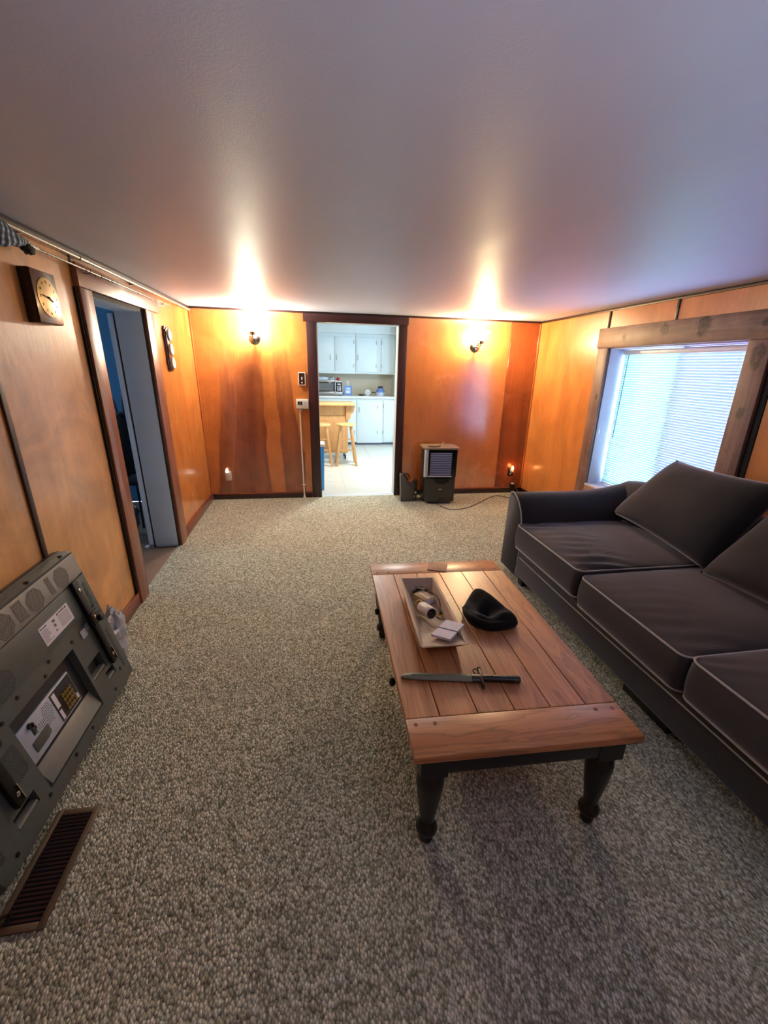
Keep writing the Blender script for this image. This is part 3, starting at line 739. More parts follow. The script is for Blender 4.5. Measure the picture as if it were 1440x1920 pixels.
# framed card
pf = thing('picture_frame', 'small blue picture frame propped on the counter right of the microwave', 'picture frame', (0.81, 9.34, CT), (math.radians(-10), 0, 0))
b = B()
for a in ((-0.082, -0.066, 0, 0.195), (0.066, 0.082, 0, 0.195), (-0.066, 0.066, 0, 0.022), (-0.066, 0.066, 0.173, 0.195)): box(b, a[0], a[1], 0.0, 0.016, a[2], a[3])
M['blue_frame'] = pm('blue_frame', (92, 132, 190), (74, 112, 170), 14, 0.4)
obj('frame', b, M['blue_frame'], pf)
b = B(); box(b, -0.066, 0.066, 0.006, 0.010, 0.022, 0.173); p_ = obj('print', b, pm('blue_print', (120, 166, 216), (96, 142, 196), 10, 0.4), pf)
b = B(); box(b, -0.045, 0.042, 0.004, 0.0059, 0.045, 0.10); box(b, -0.03, 0.04, 0.004, 0.0059, 0.12, 0.15); obj('label_patch', b, M['card'], p_)
b = B(); box(b, -0.01, 0.01, 0.0165, 0.055, 0.002, 0.10, Matrix.Rotation(0.0, 4, 'X')); obj('easel', b, M['blue_frame'], pf)
# dark dish, wall socket dial, coffee pot
dh = B(); lathe(dh, [(0.035, 0.0), (0.062, 0.010), (0.066, 0.026), (0.060, 0.024), (0.034, 0.008)], 20, Matrix.Translation((1.09, 9.34, CT)))
tag(obj('dark_dish', dh, pm('dark_dish', (60, 62, 66), (44, 46, 50), 10, 0.3), None, smooth=True), 'small dark dish on the counter between the blue frame and the coffee pot', 'dish')
tm = thing('kitchen_timer', 'round white dial-faced timer on the kitchen counter between dark dish and coffee pot', 'timer', (1.235, 9.42, CT))
b = B(); cyl(b, (0, 0, 0.062), (0, 0.03, 0.062), 0.058, n=20); obj('body', b, M['white_plastic'], tm, bevel=0.006)
b = B(); cyl(b, (0, -0.012, 0.062), (0, -0.0005, 0.062), 0.020, n=14); obj('dial', b, M['clear_grey'], tm)
b = B(); box(b, -0.03, 0.03, 0.0, 0.03, 0.0, 0.012); obj('foot', b, M['white_plastic'], tm)
po = thing('coffee_pot', 'glass coffee pot with blue-grey body and black collar on the kitchen counter', 'coffee pot', (1.49, 9.36, CT))
M['pot_blue'] = pm('pot_blue', (92, 116, 176), (120, 140, 190), 10, 0.2, coat=0.4)
b = B(); lathe(b, [(0.095, 0.0), (0.100, 0.02), (0.098, 0.07)], 22); obj('base', b, pm('pot_silver', (206, 214, 226), (186, 196, 212), 10, 0.25, metal=0.3), po, smooth=True)
b = B(); lathe(b, [(0.098, 0.0705), (0.090, 0.10), (0.062, 0.145), (0.048, 0.160)], 22); obj('body', b, M['pot_blue'], po, smooth=True)
b = B(); lathe(b, [(0.050, 0.1605), (0.052, 0.185), (0.040, 0.192)], 22); obj('collar', b, M['black_plastic'], po, smooth=True)
b = B(); tube(b, smooth_path([(-0.09, 0, 0.055), (-0.14, 0, 0.065), (-0.18, 0, 0.060)], 4), 0.010, 8); obj('handle', b, M['black_plastic'], po, smooth=True)
b = B(); cyl(b, (0, -0.05, 0.12), (0, -0.075, 0.11), 0.006, n=8); obj('spout', b, M['pot_blue'], po)
so = thing('wall_socket', 'white wall socket on the tan backsplash above the blue frame', 'socket', (0.82, KB - 0.013, 1.22))
b = B(); box(b, -0.036, 0.036, -0.007, 0.0, -0.058, 0.058); obj('plate', b, M['white_plastic'], so, bevel=0.003)
for z in (-0.024, 0.024):
    b = B(); box(b, -0.014, 0.014, -0.0095, -0.0075, z - 0.016, z + 0.016); obj('receptacle', b, M['ivory_plastic'], so)

# island cart
M['pine'] = wood('pine', (226, 176, 116), (206, 150, 92), 2, 26, 0.4)
M['pine_top'] = wood('pine_top', (240, 204, 138), (224, 180, 112), 0, 26, 0.35)
ic = thing('island_cart', 'pine kitchen island cart with scrolled brackets behind the stools', 'island cart', (0.25, 7.75, -0.004))
IY = 7.53 - 7.75
b = B(); box(b, -0.42, 0.512, IY - 0.03, IY + 0.50, 0.945, 0.985); obj('worktop', b, M['pine_top'], ic, bevel=0.006)
b = B(); box(b, -0.38, 0.405, IY + 0.10, IY + 0.46, 0.115, 0.944); obj('body', b, M['pine'], ic, bevel=0.004)
b = B(); box(b, -0.30, 0.33, IY + 0.088, IY + 0.0995, 0.16, 0.70); obj('panel', b, wood('pine_panel', (216, 162, 104), (198, 140, 84), 2, 26, 0.45), ic, bevel=0.006)
b = B(); box(b, -0.36, 0.37, IY + 0.08, IY + 0.0995, 0.78, 0.944); obj('drawer', b, M['pine'], ic, bevel=0.005)
br = [(0.0, 0.944), (0.135, 0.944), (0.142, 0.86), (0.12, 0.82), (0.085, 0.80), (0.075, 0.74), (0.055, 0.70), (0.0, 0.685)]
for x0 in (0.372, -0.41):
    b = B()
    prism(b, [(a, z) for a, z in br], 0.0, 0.03, (lambda a, z, t, x0=x0: (x0 + a * (1 if x0 > 0 else -1) + (0.0 if x0 > 0 else 0.03), IY + 0.05 + t, z)))
    obj('bracket', b, M['pine'], ic, bevel=0.003)
for x, y in ((0.36, IY + 0.14), (-0.34, IY + 0.14), (0.36, IY + 0.42), (-0.34, IY + 0.42)):
    b = B(); cyl(b, (x - 0.012, y, 0.042), (x + 0.012, y, 0.042), 0.042, n=16); cs = obj('caster', b, M['black_plastic'], ic, bevel=0.004)
    b = B(); cyl(b, (x, y, 0.07), (x, y, 0.1145), 0.008, n=8); box(b, x - 0.018, x + 0.018, y - 0.02, y + 0.02, 0.088, 0.094); obj('stem', b, M['chrome'], cs)

# stools
st = thing('bar_stool', 'pine bar stool on the right, fully in view in the kitchen doorway', 'stool', (0.585, 7.21, 0.0))
b = B(); lathe(b, [(0.145, 0.648), (0.155, 0.656), (0.155, 0.674), (0.145, 0.682), (0.05, 0.678)], 28); obj('seat', b, M['pine_top'], st, smooth=True)
legs = []
for sx, sy in ((-1, -1), (1, -1), (-1, 1), (1, 1)):
    b = B(); top = Vector((sx * 0.082, sy * 0.082, 0.648)); bot = Vector((sx * 0.165, sy * 0.150, 0.0))
    x, y = Vector((0.019, 0, 0)), Vector((0, 0.019, 0))
    loft(b, [[p - x - y, p + x - y, p + x + y, p - x + y] for p in (bot, top)]); obj('leg', b, M['pine'], st, bevel=0.004)
def at_leg(sx, sy, z):
    k = z / 0.648
    return Vector((sx * (0.165 + (0.082 - 0.165) * k), sy * (0.150 + (0.082 - 0.150) * k), z))
for (a, c_), z in ((((-1, -1), (1, -1)), 0.26), (((-1, 1), (1, 1)), 0.22), (((-1, -1), (-1, 1)), 0.44), (((1, -1), (1, 1)), 0.44), (((-1, -1), (1, -1)), 0.44), (((-1, 1), (1, 1)), 0.41)):
    b = B(); cyl(b, at_leg(*a, z), at_leg(*c_, z), 0.011, n=8); obj('rung', b, M['pine'], st, smooth=True)
dup(st, (0.18, 7.21, 0.0), 'pine bar stool on the left, half hidden by the doorway edge')
for o in COL.objects:
    if o.name.startswith('bar_stool'): o['group'] = 'bar stools at the island cart'

# bin
bn = thing('waste_bin', 'tall blue kitchen bin just inside the kitchen doorway on the left', 'bin', (0.022, 5.73, -0.004))
M['bin_blue'] = pm('bin_blue', (72, 164, 226), (56, 146, 210), 8, 0.35)
b = B(); loft(b, [[(sx * w_, sy * w_ * 0.8, z) for sx, sy in ((-1, -1), (1, -1), (1, 1), (-1, 1))] for w_, z in ((0.142, 0.0), (0.155, 0.585))]); obj('body', b, M['bin_blue'], bn, bevel=0.012)
b = B(); box(b, -0.163, 0.163, -0.132, 0.132, 0.586, 0.625); obj('lid', b, M['white_plastic'], bn, bevel=0.008)
# ------------------------------------------------------------------ SOFA
sofa = thing('sofa', 'charcoal velvet sofa with pale piping under the window', 'sofa', (2.1, 1.6, 0.0))
SX0, SXB = 1.55, 2.40
b = B(); box(b, SX0, 2.62, 0.30, 2.855, 0.062, 0.292); obj('base', b, M['velvet'], sofa, bevel=0.02, seg=3, world=True)
b = B(); tube(b, smooth_path([(SX0 - 0.003, 2.80, 0.228), (SX0 - 0.005, 2.2, 0.224), (SX0 - 0.005, 1.74, 0.226), (SX0 - 0.005, 1.2, 0.235), (SX0 - 0.004, 0.31, 0.235)], 6), 0.0042, 6); obj('piping', b, M['piping'], sofa, smooth=True, world=True)
# arm: profile swept from front to back, its top rising to the back
def arm_profile(yo, sgn, lift, inset=0.0):
    p = [(0.285, 0.055), (0.292, 0.12), (0.284, 0.25), (0.276, 0.45), (0.272, 0.60), (0.262, 0.645), (0.240, 0.672), (0.205, 0.682), (0.165, 0.672), (0.120, 0.648), (0.080, 0.612), (0.045, 0.560), (0.020, 0.490), (0.006, 0.40), (0.0, 0.25), (0.010, 0.12), (0.016, 0.055)]
    out = []
    for a, z in p:
        zz = z + lift * max(0, (z - 0.3) / 0.38)
        out.append((yo + sgn * (a + (inset if a < 0.1 else -inset * 0.5)), zz - inset * 0.5))
    return out
def make_arm(yo, sgn):
    b = B(); rings = []
    for x, lf, ins in ((SX0 + 0.005, 0.0, 0.008), (SX0 + 0.018, 0.0, 0.0), (1.8, 0.0, 0), (2.0, -0.004, 0), (2.2, 0.0, 0), (2.35, 0.018, 0), (2.5, 0.05, 0), (2.66, 0.065, 0)):
        rings.append([Vector((x, y, z)) for y, z in arm_profile(yo, sgn, lf, ins)])
    loft(b, rings)
    a = obj('arm', b, M['velvet'], sofa, smooth=True, world=True, angle=70)
    pr = [(y, z) for y, z in arm_profile(yo, sgn, 0.0)][6:]
    b = B(); tube(b, smooth_path([(SX0 + 0.004, y, z) for y, z in pr], 4), 0.0055, 6); q = obj('piping', b, M['piping'], a, smooth=True, world=False)
    q.data.transform(sofa.matrix_basis.inverted())
make_arm(2.832, 1)
make_arm(0.30, -1)
b = B(); rings = []
for y, dz in ((3.10, -0.09), (3.04, -0.06), (2.8, -0.02), (2.6, 0.0), (1.6, 0.0), (0.6, 0.0), (0.08, 0), (0.04, -0.03)):
    pf_ = [(2.42, 0.07), (2.40, 0.40), (2.46, 0.70), (2.49, 0.775), (2.54, 0.81), (2.61, 0.81), (2.665, 0.775), (2.685, 0.6), (2.70, 0.07)]
    rings.append([Vector((x, y, z + (dz if z > 0.5 else 0))) for x, z in pf_])
loft(b, rings); obj('back', b, M['velvet'], sofa, smooth=True, world=True, angle=75)
b = B(); box(b, 1.585, 1.66, 1.33, 1.63, 0.0, 0.061); obj('leg', b, M['dark_leg'], sofa, bevel=0.004, world=True)
for x, y in ((1.60, 2.79), (1.60, 0.36), (2.60, 2.79), (2.60, 0.36)):
    b = B(); loft(b, [[(x - w_, y - w_, z), (x + w_, y - w_, z), (x + w_, y + w_, z), (x - w_, y + w_, z)] for w_, z in ((0.028, 0.0), (0.036, 0.075))]); obj('leg', b, M['dark_leg'], sofa, bevel=0.004, world=True)

def seat_cushion(y0, y1, x0, x1, zb, zt, crown, wrk, tilt=0.0):
    cx, cy, a, bb = (x0 + x1) / 2, (y0 + y1) / 2, (x1 - x0) / 2, (y1 - y0) / 2
    out = rrect(a, bb, 0.045, 8)
    # denser outline
    dense = []
    for i in range(len(out)):
        p, q = Vector(out[i]), Vector(out[(i + 1) % len(out)])
        k = max(1, int((q - p).length / 0.03))
        for j in range(k): dense.append(p.lerp(q, j / k))
    def top(px, py):
        u, v = px / a, py / bb
        d = (1 - abs(u) ** 2.6) * (1 - abs(v) ** 2.6)
        z = zt + crown * max(d, 0) ** 0.6
        # gathered folds that run back from the front welt
        front = max(0.0, min(1.0, (-u - 0.05) / 0.75)) * (1 - max(0, (-u - 0.86) / 0.14) ** 2 * 0.8)
        z += wrk * front * (math.sin(py * 62 + px * 26 + 2.2 * noise.noise(Vector((px * 5, py * 5, 1.3)))) * 0.5) * max(0, noise.noise(Vector((px * 2.2, py * 3.1, y0 * 3))) + 0.35)
        z += 0.006 * noise.noise(Vector((px * 4, py * 4, 7.7 + y0)))
        return z + tilt * (px + a)
    rings = []
    for s_, z in ((0.02, zb - 0.002), (0.6, zb - 0.004), (0.97, zb - 0.001)):
        rings.append([Vector((cx + p.x * s_, cy + p.y * s_, z)) for p in dense])
    def side(t, off):
        r = []
        for p in dense:
            n_ = Vector((p.x / a, p.y / bb)); n_ = Vector((n_.x ** 3, n_.y ** 3)); n_ = n_.normalized() if n_.length > 1e-6 else Vector((1, 0))
            zt_ = zt + tilt * (p.x + a)
            r.append(Vector((cx + p.x + n_.x * off, cy + p.y + n_.y * min(off, 0.004), zb + (zt_ - zb) * t)))
        return r
    for t_, off in ((0.0, 0.0), (0.12, 0.010), (0.35, 0.020), (0.65, 0.020), (0.88, 0.010), (1.0, 0.0)): rings.append(side(t_, off))
    for s_ in (0.985, 0.96, 0.93, 0.89, 0.85, 0.8, 0.75, 0.7, 0.64, 0.58, 0.5, 0.42, 0.34, 0.26, 0.18, 0.1, 0.03):
        rings.append([Vector((cx + p.x * s_, cy + p.y * s_, top(p.x * s_, p.y * s_))) for p in dense])
    b = B(); loft(b, rings)
    c_ = obj('seat_cushion', b, M['velvet_seat'], sofa, smooth=True, world=True, angle=180)
    for ring in (rings[3], rings[8]):
        b = B(); tube(b, [p + Vector(((p.x - cx) * 0.003, 0, 0.001)) for p in ring], 0.0052, 6, closed=True); q = obj('piping', b, M['piping'], c_, smooth=True)
        q.data.transform(sofa.matrix_basis.inverted())
seat_cushion(2.055, 2.860, 1.522, 2.42, 0.305, 0.478, 0.035, 0.030, 0.0)
seat_cushion(1.283, 2.035, 1.518, 2.42, 0.285, 0.458, 0.045, 0.010, 0.012)
seat_cushion(0.330, 1.268, 1.518, 2.42, 0.292, 0.474, 0.045, 0.008, 0.0)

def pillow(BL, BR, TL, TR, thick, seed):
    BL, BR, TL, TR = map(Vector, (BL, BR, TL, TR))
    nrm = (BR - BL).cross(TL - BL).normalized()
    if nrm.x > 0: nrm = -nrm
    n_ = 26
    def P(u, v, side):
        uu, vv = u, v
        c0 = BL.lerp(BR, uu).lerp(TL.lerp(TR, uu), vv)
        e = (1 - abs(2 * u - 1) ** 3.2) * (1 - abs(2 * v - 1) ** 3.2)
        # edges draw in a little between the corners
        pull = 0.022
        c0 += (TL - BL).normalized() * (pull * (1 - 2 * v) * (4 * u * (1 - u)) * abs(2 * v - 1) ** 2)
        c0 += (BR - BL).normalized() * (pull * (1 - 2 * u) * (4 * v * (1 - v)) * abs(2 * u - 1) ** 2)
        t_ = thick * 0.5 * max(e, 0) ** 0.46
        t_ *= 1.0 + 0.16 * (0.5 - v)
        t_ += 0.010 * noise.noise(Vector((u * 4, v * 4, seed))) * max(e, 0)
        t_ += 0.010 * math.sin(u * 55 + v * 9) * max(0, noise.noise(Vector((u * 3, v * 3, seed + 5))) + 0.0) * (max(0, v - 0.72) / 0.28 + 0.0) * min(1, e * 4)
        return c0 + nrm * (t_ * side)
    b = B()
    F_ = [[b.verts.new(P(i / n_, j / n_, 1)) for i in range(n_ + 1)] for j in range(n_ + 1)]
    Bk = [[b.verts.new(P(i / n_, j / n_, -1)) if 0 < i < n_ and 0 < j < n_ else F_[j][i] for i in range(n_ + 1)] for j in range(n_ + 1)]
    for j in range(n_):
        for i in range(n_):
            b.faces.new((F_[j][i], F_[j][i + 1], F_[j + 1][i + 1], F_[j + 1][i]))
            b.faces.new((Bk[j][i], Bk[j + 1][i], Bk[j + 1][i + 1], Bk[j][i + 1]))
    return obj('back_cushion', b, M['velvet'], sofa, smooth=True, world=True, angle=180)
pillow((2.315, 2.86, 0.545), (2.255, 1.93, 0.495), (2.495, 2.575, 1.020), (2.465, 1.80, 1.045), 0.25, 1.0)
pillow((2.215, 1.945, 0.485), (2.215, 1.16, 0.495), (2.430, 1.745, 1.02), (2.430, 1.08, 1.03), 0.24, 2.0)

# ------------------------------------------------------------------ COFFEE TABLE
tb = thing('coffee_table', 'oak plank-topped coffee table on black turned legs', 'table', (0.2827, 0.9727, 0), (0, 0, -0.0349))
TW, TL_, TZ = 0.7704, 1.3675, 0.46
E0, E1 = 0.157, 1.222
b = B(); box(b, 0.004, TW - 0.004, 0.004, TL_ - 0.004, 0.428, 0.4515); obj('underboard', b, M['dark_seam'], tb)
for y0, y1 in ((0.0, E0 - 0.0012), (E1 + 0.0012, TL_)):
    b = B(); box(b, 0.0, TW, y0, y1, 0.432, TZ); obj('end_board', b, M['oak_x'], tb, bevel=0.004)
js = [0.0, 0.120, 0.255, 0.389, 0.522, 0.655, TW]
for i in range(6):
    b = B(); box(b, js[i] + (0.0011 if i else 0), js[i + 1] - (0.0011 if i < 5 else 0), E0, E1, 0.434, TZ); obj('plank', b, M['oak_y'], tb, bevel=0.0018, seg=1)
pg = None
for x in (0.030, 0.095, TW - 0.095, TW - 0.032):
    for y in (E0 - 0.028, E1 + 0.028):
        b = B(); cyl(b, (x, y, TZ - 0.004), (x, y, TZ + 0.0012), 0.0068, n=12); obj('peg', b, M['peg'], tb)
b = B(); box(b, 0.035, TW - 0.035, 0.028, 0.052, 0.352, 0.4275); obj('apron', b, M['black_wood'], tb, bevel=0.003)
b = B(); box(b, 0.035, TW - 0.035, TL_ - 0.052, TL_ - 0.028, 0.352, 0.4275); obj('apron', b, M['black_wood'], tb, bevel=0.003)
b = B(); box(b, TW - 0.052, TW - 0.030, 0.06, TL_ - 0.06, 0.352, 0.4275); obj('apron', b, M['black_wood'], tb, bevel=0.003)
b = B(); box(b, 0.034, 0.052, 0.06, TL_ - 0.06, 0.345, 0.4275); obj('apron', b, M['black_wood'], tb, bevel=0.003)
for yc in (0.42, 0.945):
    b = B(); box(b, 0.022, 0.0335, yc - 0.22, yc + 0.22, 0.356, 0.424); dw = obj('drawer', b, M['black_wood'], tb, bevel=0.003)
    b = B(); lathe(b, [(0.008, 0.0), (0.007, 0.012), (0.016, 0.020), (0.018, 0.028), (0.012, 0.036), (0.002, 0.038)], 16, Matrix.Translation((0.0218, yc, 0.392)) @ Matrix.Rotation(-PI / 2, 4, 'Y')); obj('knob', b, M['black_iron'], dw, smooth=True)
legp = [(0.018, 0.0), (0.022, 0.006), (0.024, 0.018), (0.020, 0.030), (0.020, 0.036), (0.036, 0.052), (0.038, 0.066), (0.030, 0.082), (0.022, 0.092), (0.025, 0.10), (0.031, 0.15), (0.040, 0.21), (0.046, 0.262), (0.047, 0.290), (0.040, 0.315), (0.036, 0.322), (0.043, 0.330), (0.043, 0.336)]
for x, y in ((0.076, 0.072), (TW - 0.082, 0.072), (0.076, TL_ - 0.072), (TW - 0.082, TL_ - 0.072)):
    b = B(); lathe(b, legp, 24, Matrix.Translation((x, y, 0)))
    box(b, x - 0.045, x + 0.045, y - 0.045, y + 0.045, 0.336, 0.4275)
    obj('leg', b, M['black_wood'], tb, smooth=True, angle=40)

# ---- on the table
# wooden trough
tr_ = thing('wooden_trough', 'pale wooden trough holding odds and ends on the coffee table', 'trough', (0.52, 1.72, TZ))
def lp(p): return Vector((p[0] - 0.52, p[1] - 1.72, p[2] - TZ))
rimo = [lp(p) for p in ((0.402, 1.408, 0.536), (0.608, 1.397, 0.536), (0.628, 1.991, 0.536), (0.437, 2.002, 0.536))]
boto = [lp(p) for p in ((0.454, 1.492, 0.4605), (0.588, 1.487, 0.4605), (0.596, 1.945, 0.4605), (0.470, 1.953, 0.4605))]
rimi = [lp(p) for p in ((0.416, 1.412, 0.537), (0.594, 1.402, 0.537), (0.614, 1.978, 0.537), (0.450, 1.988, 0.537))]
boti = [lp(p) for p in ((0.470, 1.690, 0.474), (0.588, 1.684, 0.474), (0.584, 1.930, 0.474), (0.484, 1.938, 0.474))]
b = B()
Vv = [[b.verts.new(p) for p in r] for r in (boto, rimo, rimi, boti)]
for a_, c_ in zip(Vv, Vv[1:]): ringfaces(b, a_, c_)
b.faces.new(Vv[0][::-1]); b.faces.new(Vv[3])
obj('body', b, M['trough'], tr_, bevel=0.003)
# white canister with a black end
cn = thing('canister', 'white cylinder with a black end lying in the wooden trough', 'canister', (0.513, 1.655, 0.526))
ax = (Vector((0.520, 1.640, 0.531)) - Vector((0.497, 1.752, 0.506))).normalized()
Mc = Matrix.Translation((-0.018 + 0.003, 0.085, -0.016)) @ ax.to_track_quat('Z', 'Y').to_matrix().to_4x4()
b = B(); lathe(b, [(0.020, -0.004), (0.027, 0.0), (0.0285, 0.006), (0.0285, 0.094), (0.026, 0.099), (0.0235, 0.0995), (0.0232, 0.090)], 26, Mc); obj('body', b, M['white_plastic'], cn, smooth=True, angle=50)
b = B(); lathe(b, [(0.0228, 0.0905), (0.0228, 0.0985), (0.019, 0.1005)], 26, Mc); obj('end_cap', b, M['gloss_black'], cn, smooth=True)
# bound cards
cd = thing('card_bundle', 'white cards bound with a dark elastic band on the near lip of the trough', 'cards', (0.549, 1.500, 0.5335), (Matrix.Rotation(-0.07, 3, 'Y') @ Matrix.Rotation(-0.10, 3, 'X') @ Matrix.Rotation(math.radians(47), 3, 'Z')).to_euler())
for k in range(4):
    b = B(); box(b, -0.070 + 0.001 * (k % 2), 0.070 + 0.001 * (k % 2), -0.043, 0.043, 0.0026 * k, 0.0026 * k + 0.0022); obj('card', b, M['card'], cd)
b = B(); box(b, -0.006, 0.000, -0.0442, 0.0442, -0.0006, 0.0112); obj('band', b, pm('dark_elastic', (84, 78, 96), (66, 60, 78), 60, 0.7), cd)
# carton
ct = thing('carton', 'small tan carton lying in the trough behind the white cylinder', 'carton', (0.536, 1.852, 0.4748), (0, 0, math.radians(28)))
b = B(); box(b, -0.032, 0.032, -0.042, 0.042, 0.0, 0.034); obj('body', b, M['tan_card'], ct, bevel=0.0015)
b = B(); box(b, -0.026, 0.026, -0.0455, -0.0425, 0.004, 0.030); obj('flap', b, M['card'], ct)
b = B(); box(b, -0.010, 0.010, -0.041, 0.041, 0.0342, 0.0352); obj('tape', b, M['ivory_plastic'], ct)
# black charger cable
cb = thing('charger_cable', 'tangled black charger cable at the far end of the trough', 'cable', (0.533, 1.922, 0.4765))
pts = []
for i in range(60):
    a = i * 0.62
    pts.append((0.026 * math.cos(a) * (1 + 0.25 * math.sin(i * 0.9)) + 0.004, 0.011 * math.sin(a) - 0.008 + 0.004 * math.sin(i * 1.7), 0.012 + 0.014 * abs(math.sin(i * 0.37)) + 0.0006 * i * 0.6))
b = B(); tube(b, smooth_path(pts, 3), 0.0026, 6); obj('cord', b, M['black_plastic'], cb, smooth=True)
b = B(); box(b, 0.002, 0.016, -0.034, -0.010, 0.030, 0.038); obj('plug', b, M['white_plastic'], cb, bevel=0.002)
b = B(); box(b, -0.040, -0.012, -0.014, 0.002, 0.006, 0.024); obj('adapter', b, M['gloss_black'], cb, bevel=0.004)
# brown tag cord over the carton
gc = B(); tube(gc, smooth_path([(0.540, 1.890, 0.516), (0.566, 1.862, 0.524), (0.590, 1.815, 0.522), (0.592, 1.765, 0.512), (0.580, 1.725, 0.498)], 6), 0.0024, 6)
g_ = thing('tag_cord', 'dark brown cord with a leather end looped over the carton in the trough', 'cord', (0.56, 1.80, 0.5))
o = obj('cord', gc, pm('brown_cord', (74, 48, 44), (58, 36, 34), 60, 0.7), g_, smooth=True, world=True)
b = B(); box(b, 0.573, 0.587, 1.700, 1.726, 0.489, 0.497); obj('leather_end', b, M['dark_leg'], g_, bevel=0.002, world=True)
# tape ring
rg = thing('tape_roll', 'olive-gold roll of tape standing in the trough left of the white cylinder', 'tape roll', (0.497, 1.786, 0.4985), (math.radians(74), 0, math.radians(-24)))
b = B(); n_ = 26
prof = [(0.014, -0.010), (0.022, -0.010), (0.022, 0.010), (0.014, 0.010)]
Rr = [[b.verts.new((r * math.cos(2 * PI * i / n_), r * math.sin(2 * PI * i / n_), h)) for i in range(n_)] for r, h in prof]
for a_, c_ in zip(Rr, Rr[1:] + Rr[:1]): ringfaces(b, a_, c_)
obj('roll', b, M['brass'], rg, smooth=True)
b = B(); lathe(b, [(0.0138, -0.009), (0.0138, 0.009)], 20, cap0=False, cap1=False); obj('core', b, M['tan_card'], rg, smooth=True)
# pencil stubs
for k, (p, q, lb) in enumerate((((0.556, 1.735, 0.482), (0.589, 1.676, 0.488), 'longer yellow pencil stub at the end of the brown cord'), ((0.560, 1.705, 0.480), (0.574, 1.676, 0.485), 'shorter yellow pencil stub beside the white cylinder'))):
    t_ = thing('pencil_stub', lb, 'pencil', p, group='pencil stubs in the trough')
    d = Vector(q) - Vector(p)
    b = B(); cyl(b, (0, 0, 0), d * 0.8, 0.0045, n=6); obj('shaft', b, M['pencil'], t_)
    b = B(); cyl(b, d * 0.801, d, 0.0045, 0.001, n=6); obj('point', b, M['tan_card'], t_)
# black knit hat
ht = thing('knit_hat', 'black knit hat lying crumpled on the coffee table right of the trough', 'hat', (0.80, 1.70, TZ))
outl = [(0.005, 0.172), (-0.045, 0.120), (-0.092, 0.050), (-0.100, -0.010), (-0.086, -0.075), (-0.036, -0.122), (0.030, -0.130), (0.085, -0.122), (0.118, -0.098), (0.112, -0.055), (0.092, 0.0), (0.062, 0.07), (0.030, 0.140)]
no = 72
loop = smooth_path([(x, y, 0) for x, y in outl] + [(outl[0][0], outl[0][1], 0)], 6)[:-1]
def hat_h(x, y):
    # ridge from the far tip to the near right end, a hollow in front of it
    a_, c_ = Vector((0.0, 0.15)), Vector((0.095, -0.085))
    d = (c_ - a_); t_ = max(0, min(1, (Vector((x, y)) - a_).dot(d) / d.dot(d)))
    dist = (Vector((x, y)) - (a_ + d * t_)).length
    h = 0.040 + 0.048 * math.exp(-(dist / 0.045) ** 2) * (0.55 + 0.45 * math.sin(PI * min(1, t_ * 1.1 + 0.15)))
    e2 = (Vector((x, y)) - Vector((-0.055, -0.07))).length
    h += 0.022 * math.exp(-(e2 / 0.05) ** 2)
    e3 = (Vector((x, y)) - Vector((-0.010, -0.030))).length
    h -= 0.030 * math.exp(-(e3 / 0.035) ** 2)
    e4 = (Vector((x, y)) - Vector((0.045, -0.095))).length
    h += 0.020 * math.exp(-(e4 / 0.030) ** 2)
    h += 0.008 * noise.noise(Vector((x * 16, y * 16, 3)))
    return h
rings = []
cen = Vector((0.0, -0.01, 0))
for s_, zf in ((0.93, 0.0), (0.99, 0.12), (1.02, 0.30), (1.01, 0.50), (0.96, 0.72), (0.90, 0.85), (0.83, 0.94), (0.74, 1), (0.64, 1), (0.54, 1), (0.43, 1), (0.32, 1), (0.2, 1), (0.08, 1)):
    r = []
    for p in loop:
        q = cen + (p - cen) * s_
        r.append(Vector((q.x, q.y, max(0.0006, hat_h(q.x, q.y) * zf))))
    rings.append(r)
b = B(); loft(b, rings); obj('body', b, M['knit'], ht, smooth=True, angle=180)
b = B()
brim = smooth_path([(-0.094, 0.045, 0.030), (-0.101, -0.010, 0.036), (-0.084, -0.072, 0.042), (-0.034, -0.116, 0.038), (0.030, -0.124, 0.040), (0.082, -0.116, 0.036)], 7)
tube(b, brim, [0.006 + 0.007 * math.sin(PI * i / (len(brim) - 1)) for i in range(len(brim))], 8); obj('rolled_brim', b, M['knit'], ht, smooth=True)
# coaster
co_ = thing('coaster', 'square tan leather coaster at the far end of the coffee table', 'coaster', (0.724, 2.249, TZ), (0, 0, math.radians(-22)))
b = B(); prism(b, rrect(0.056, 0.054, 0.012, 4), 0.0003, 0.0045, lambda a, c_, t_: (a, c_, t_)); obj('pad', b, M['leather'], co_, bevel=0.001)
# bayonet in its scabbard
by = thing('bayonet', 'olive sheathed bayonet with a black grip near the front of the coffee table', 'bayonet', (0.314, 1.331, TZ), (0, 0, math.atan2(1.246 - 1.331, 0.756 - 0.314)))
def blade_ring(x, w, h): return [Vector((x, w * math.cos(a), h * (1 + math.sin(a)) + 0.0005)) for a in [2 * PI * i / 16 for i in range(16)]]
b = B(); loft(b, [blade_ring(x, w, h) for x, w, h in ((0.0, 0.003, 0.004), (0.006, 0.008, 0.006), (0.02, 0.013, 0.008), (0.05, 0.0175, 0.009), (0.10, 0.0185, 0.009), (0.268, 0.020, 0.010))]); obj('scabbard', b, M['olive'], by, smooth=True)
b = B(); box(b, 0.04, 0.262, -0.002, 0.002, 0.0175, 0.0205); obj('rib', b, M['olive'], by, bevel=0.001)
b = B(); loft(b, [blade_ring(x, w, h) for x, w, h in ((0.2685, 0.0205, 0.0108), (0.300, 0.0205, 0.0108))]); obj('throat', b, M['steel_dark'], by, smooth=True)
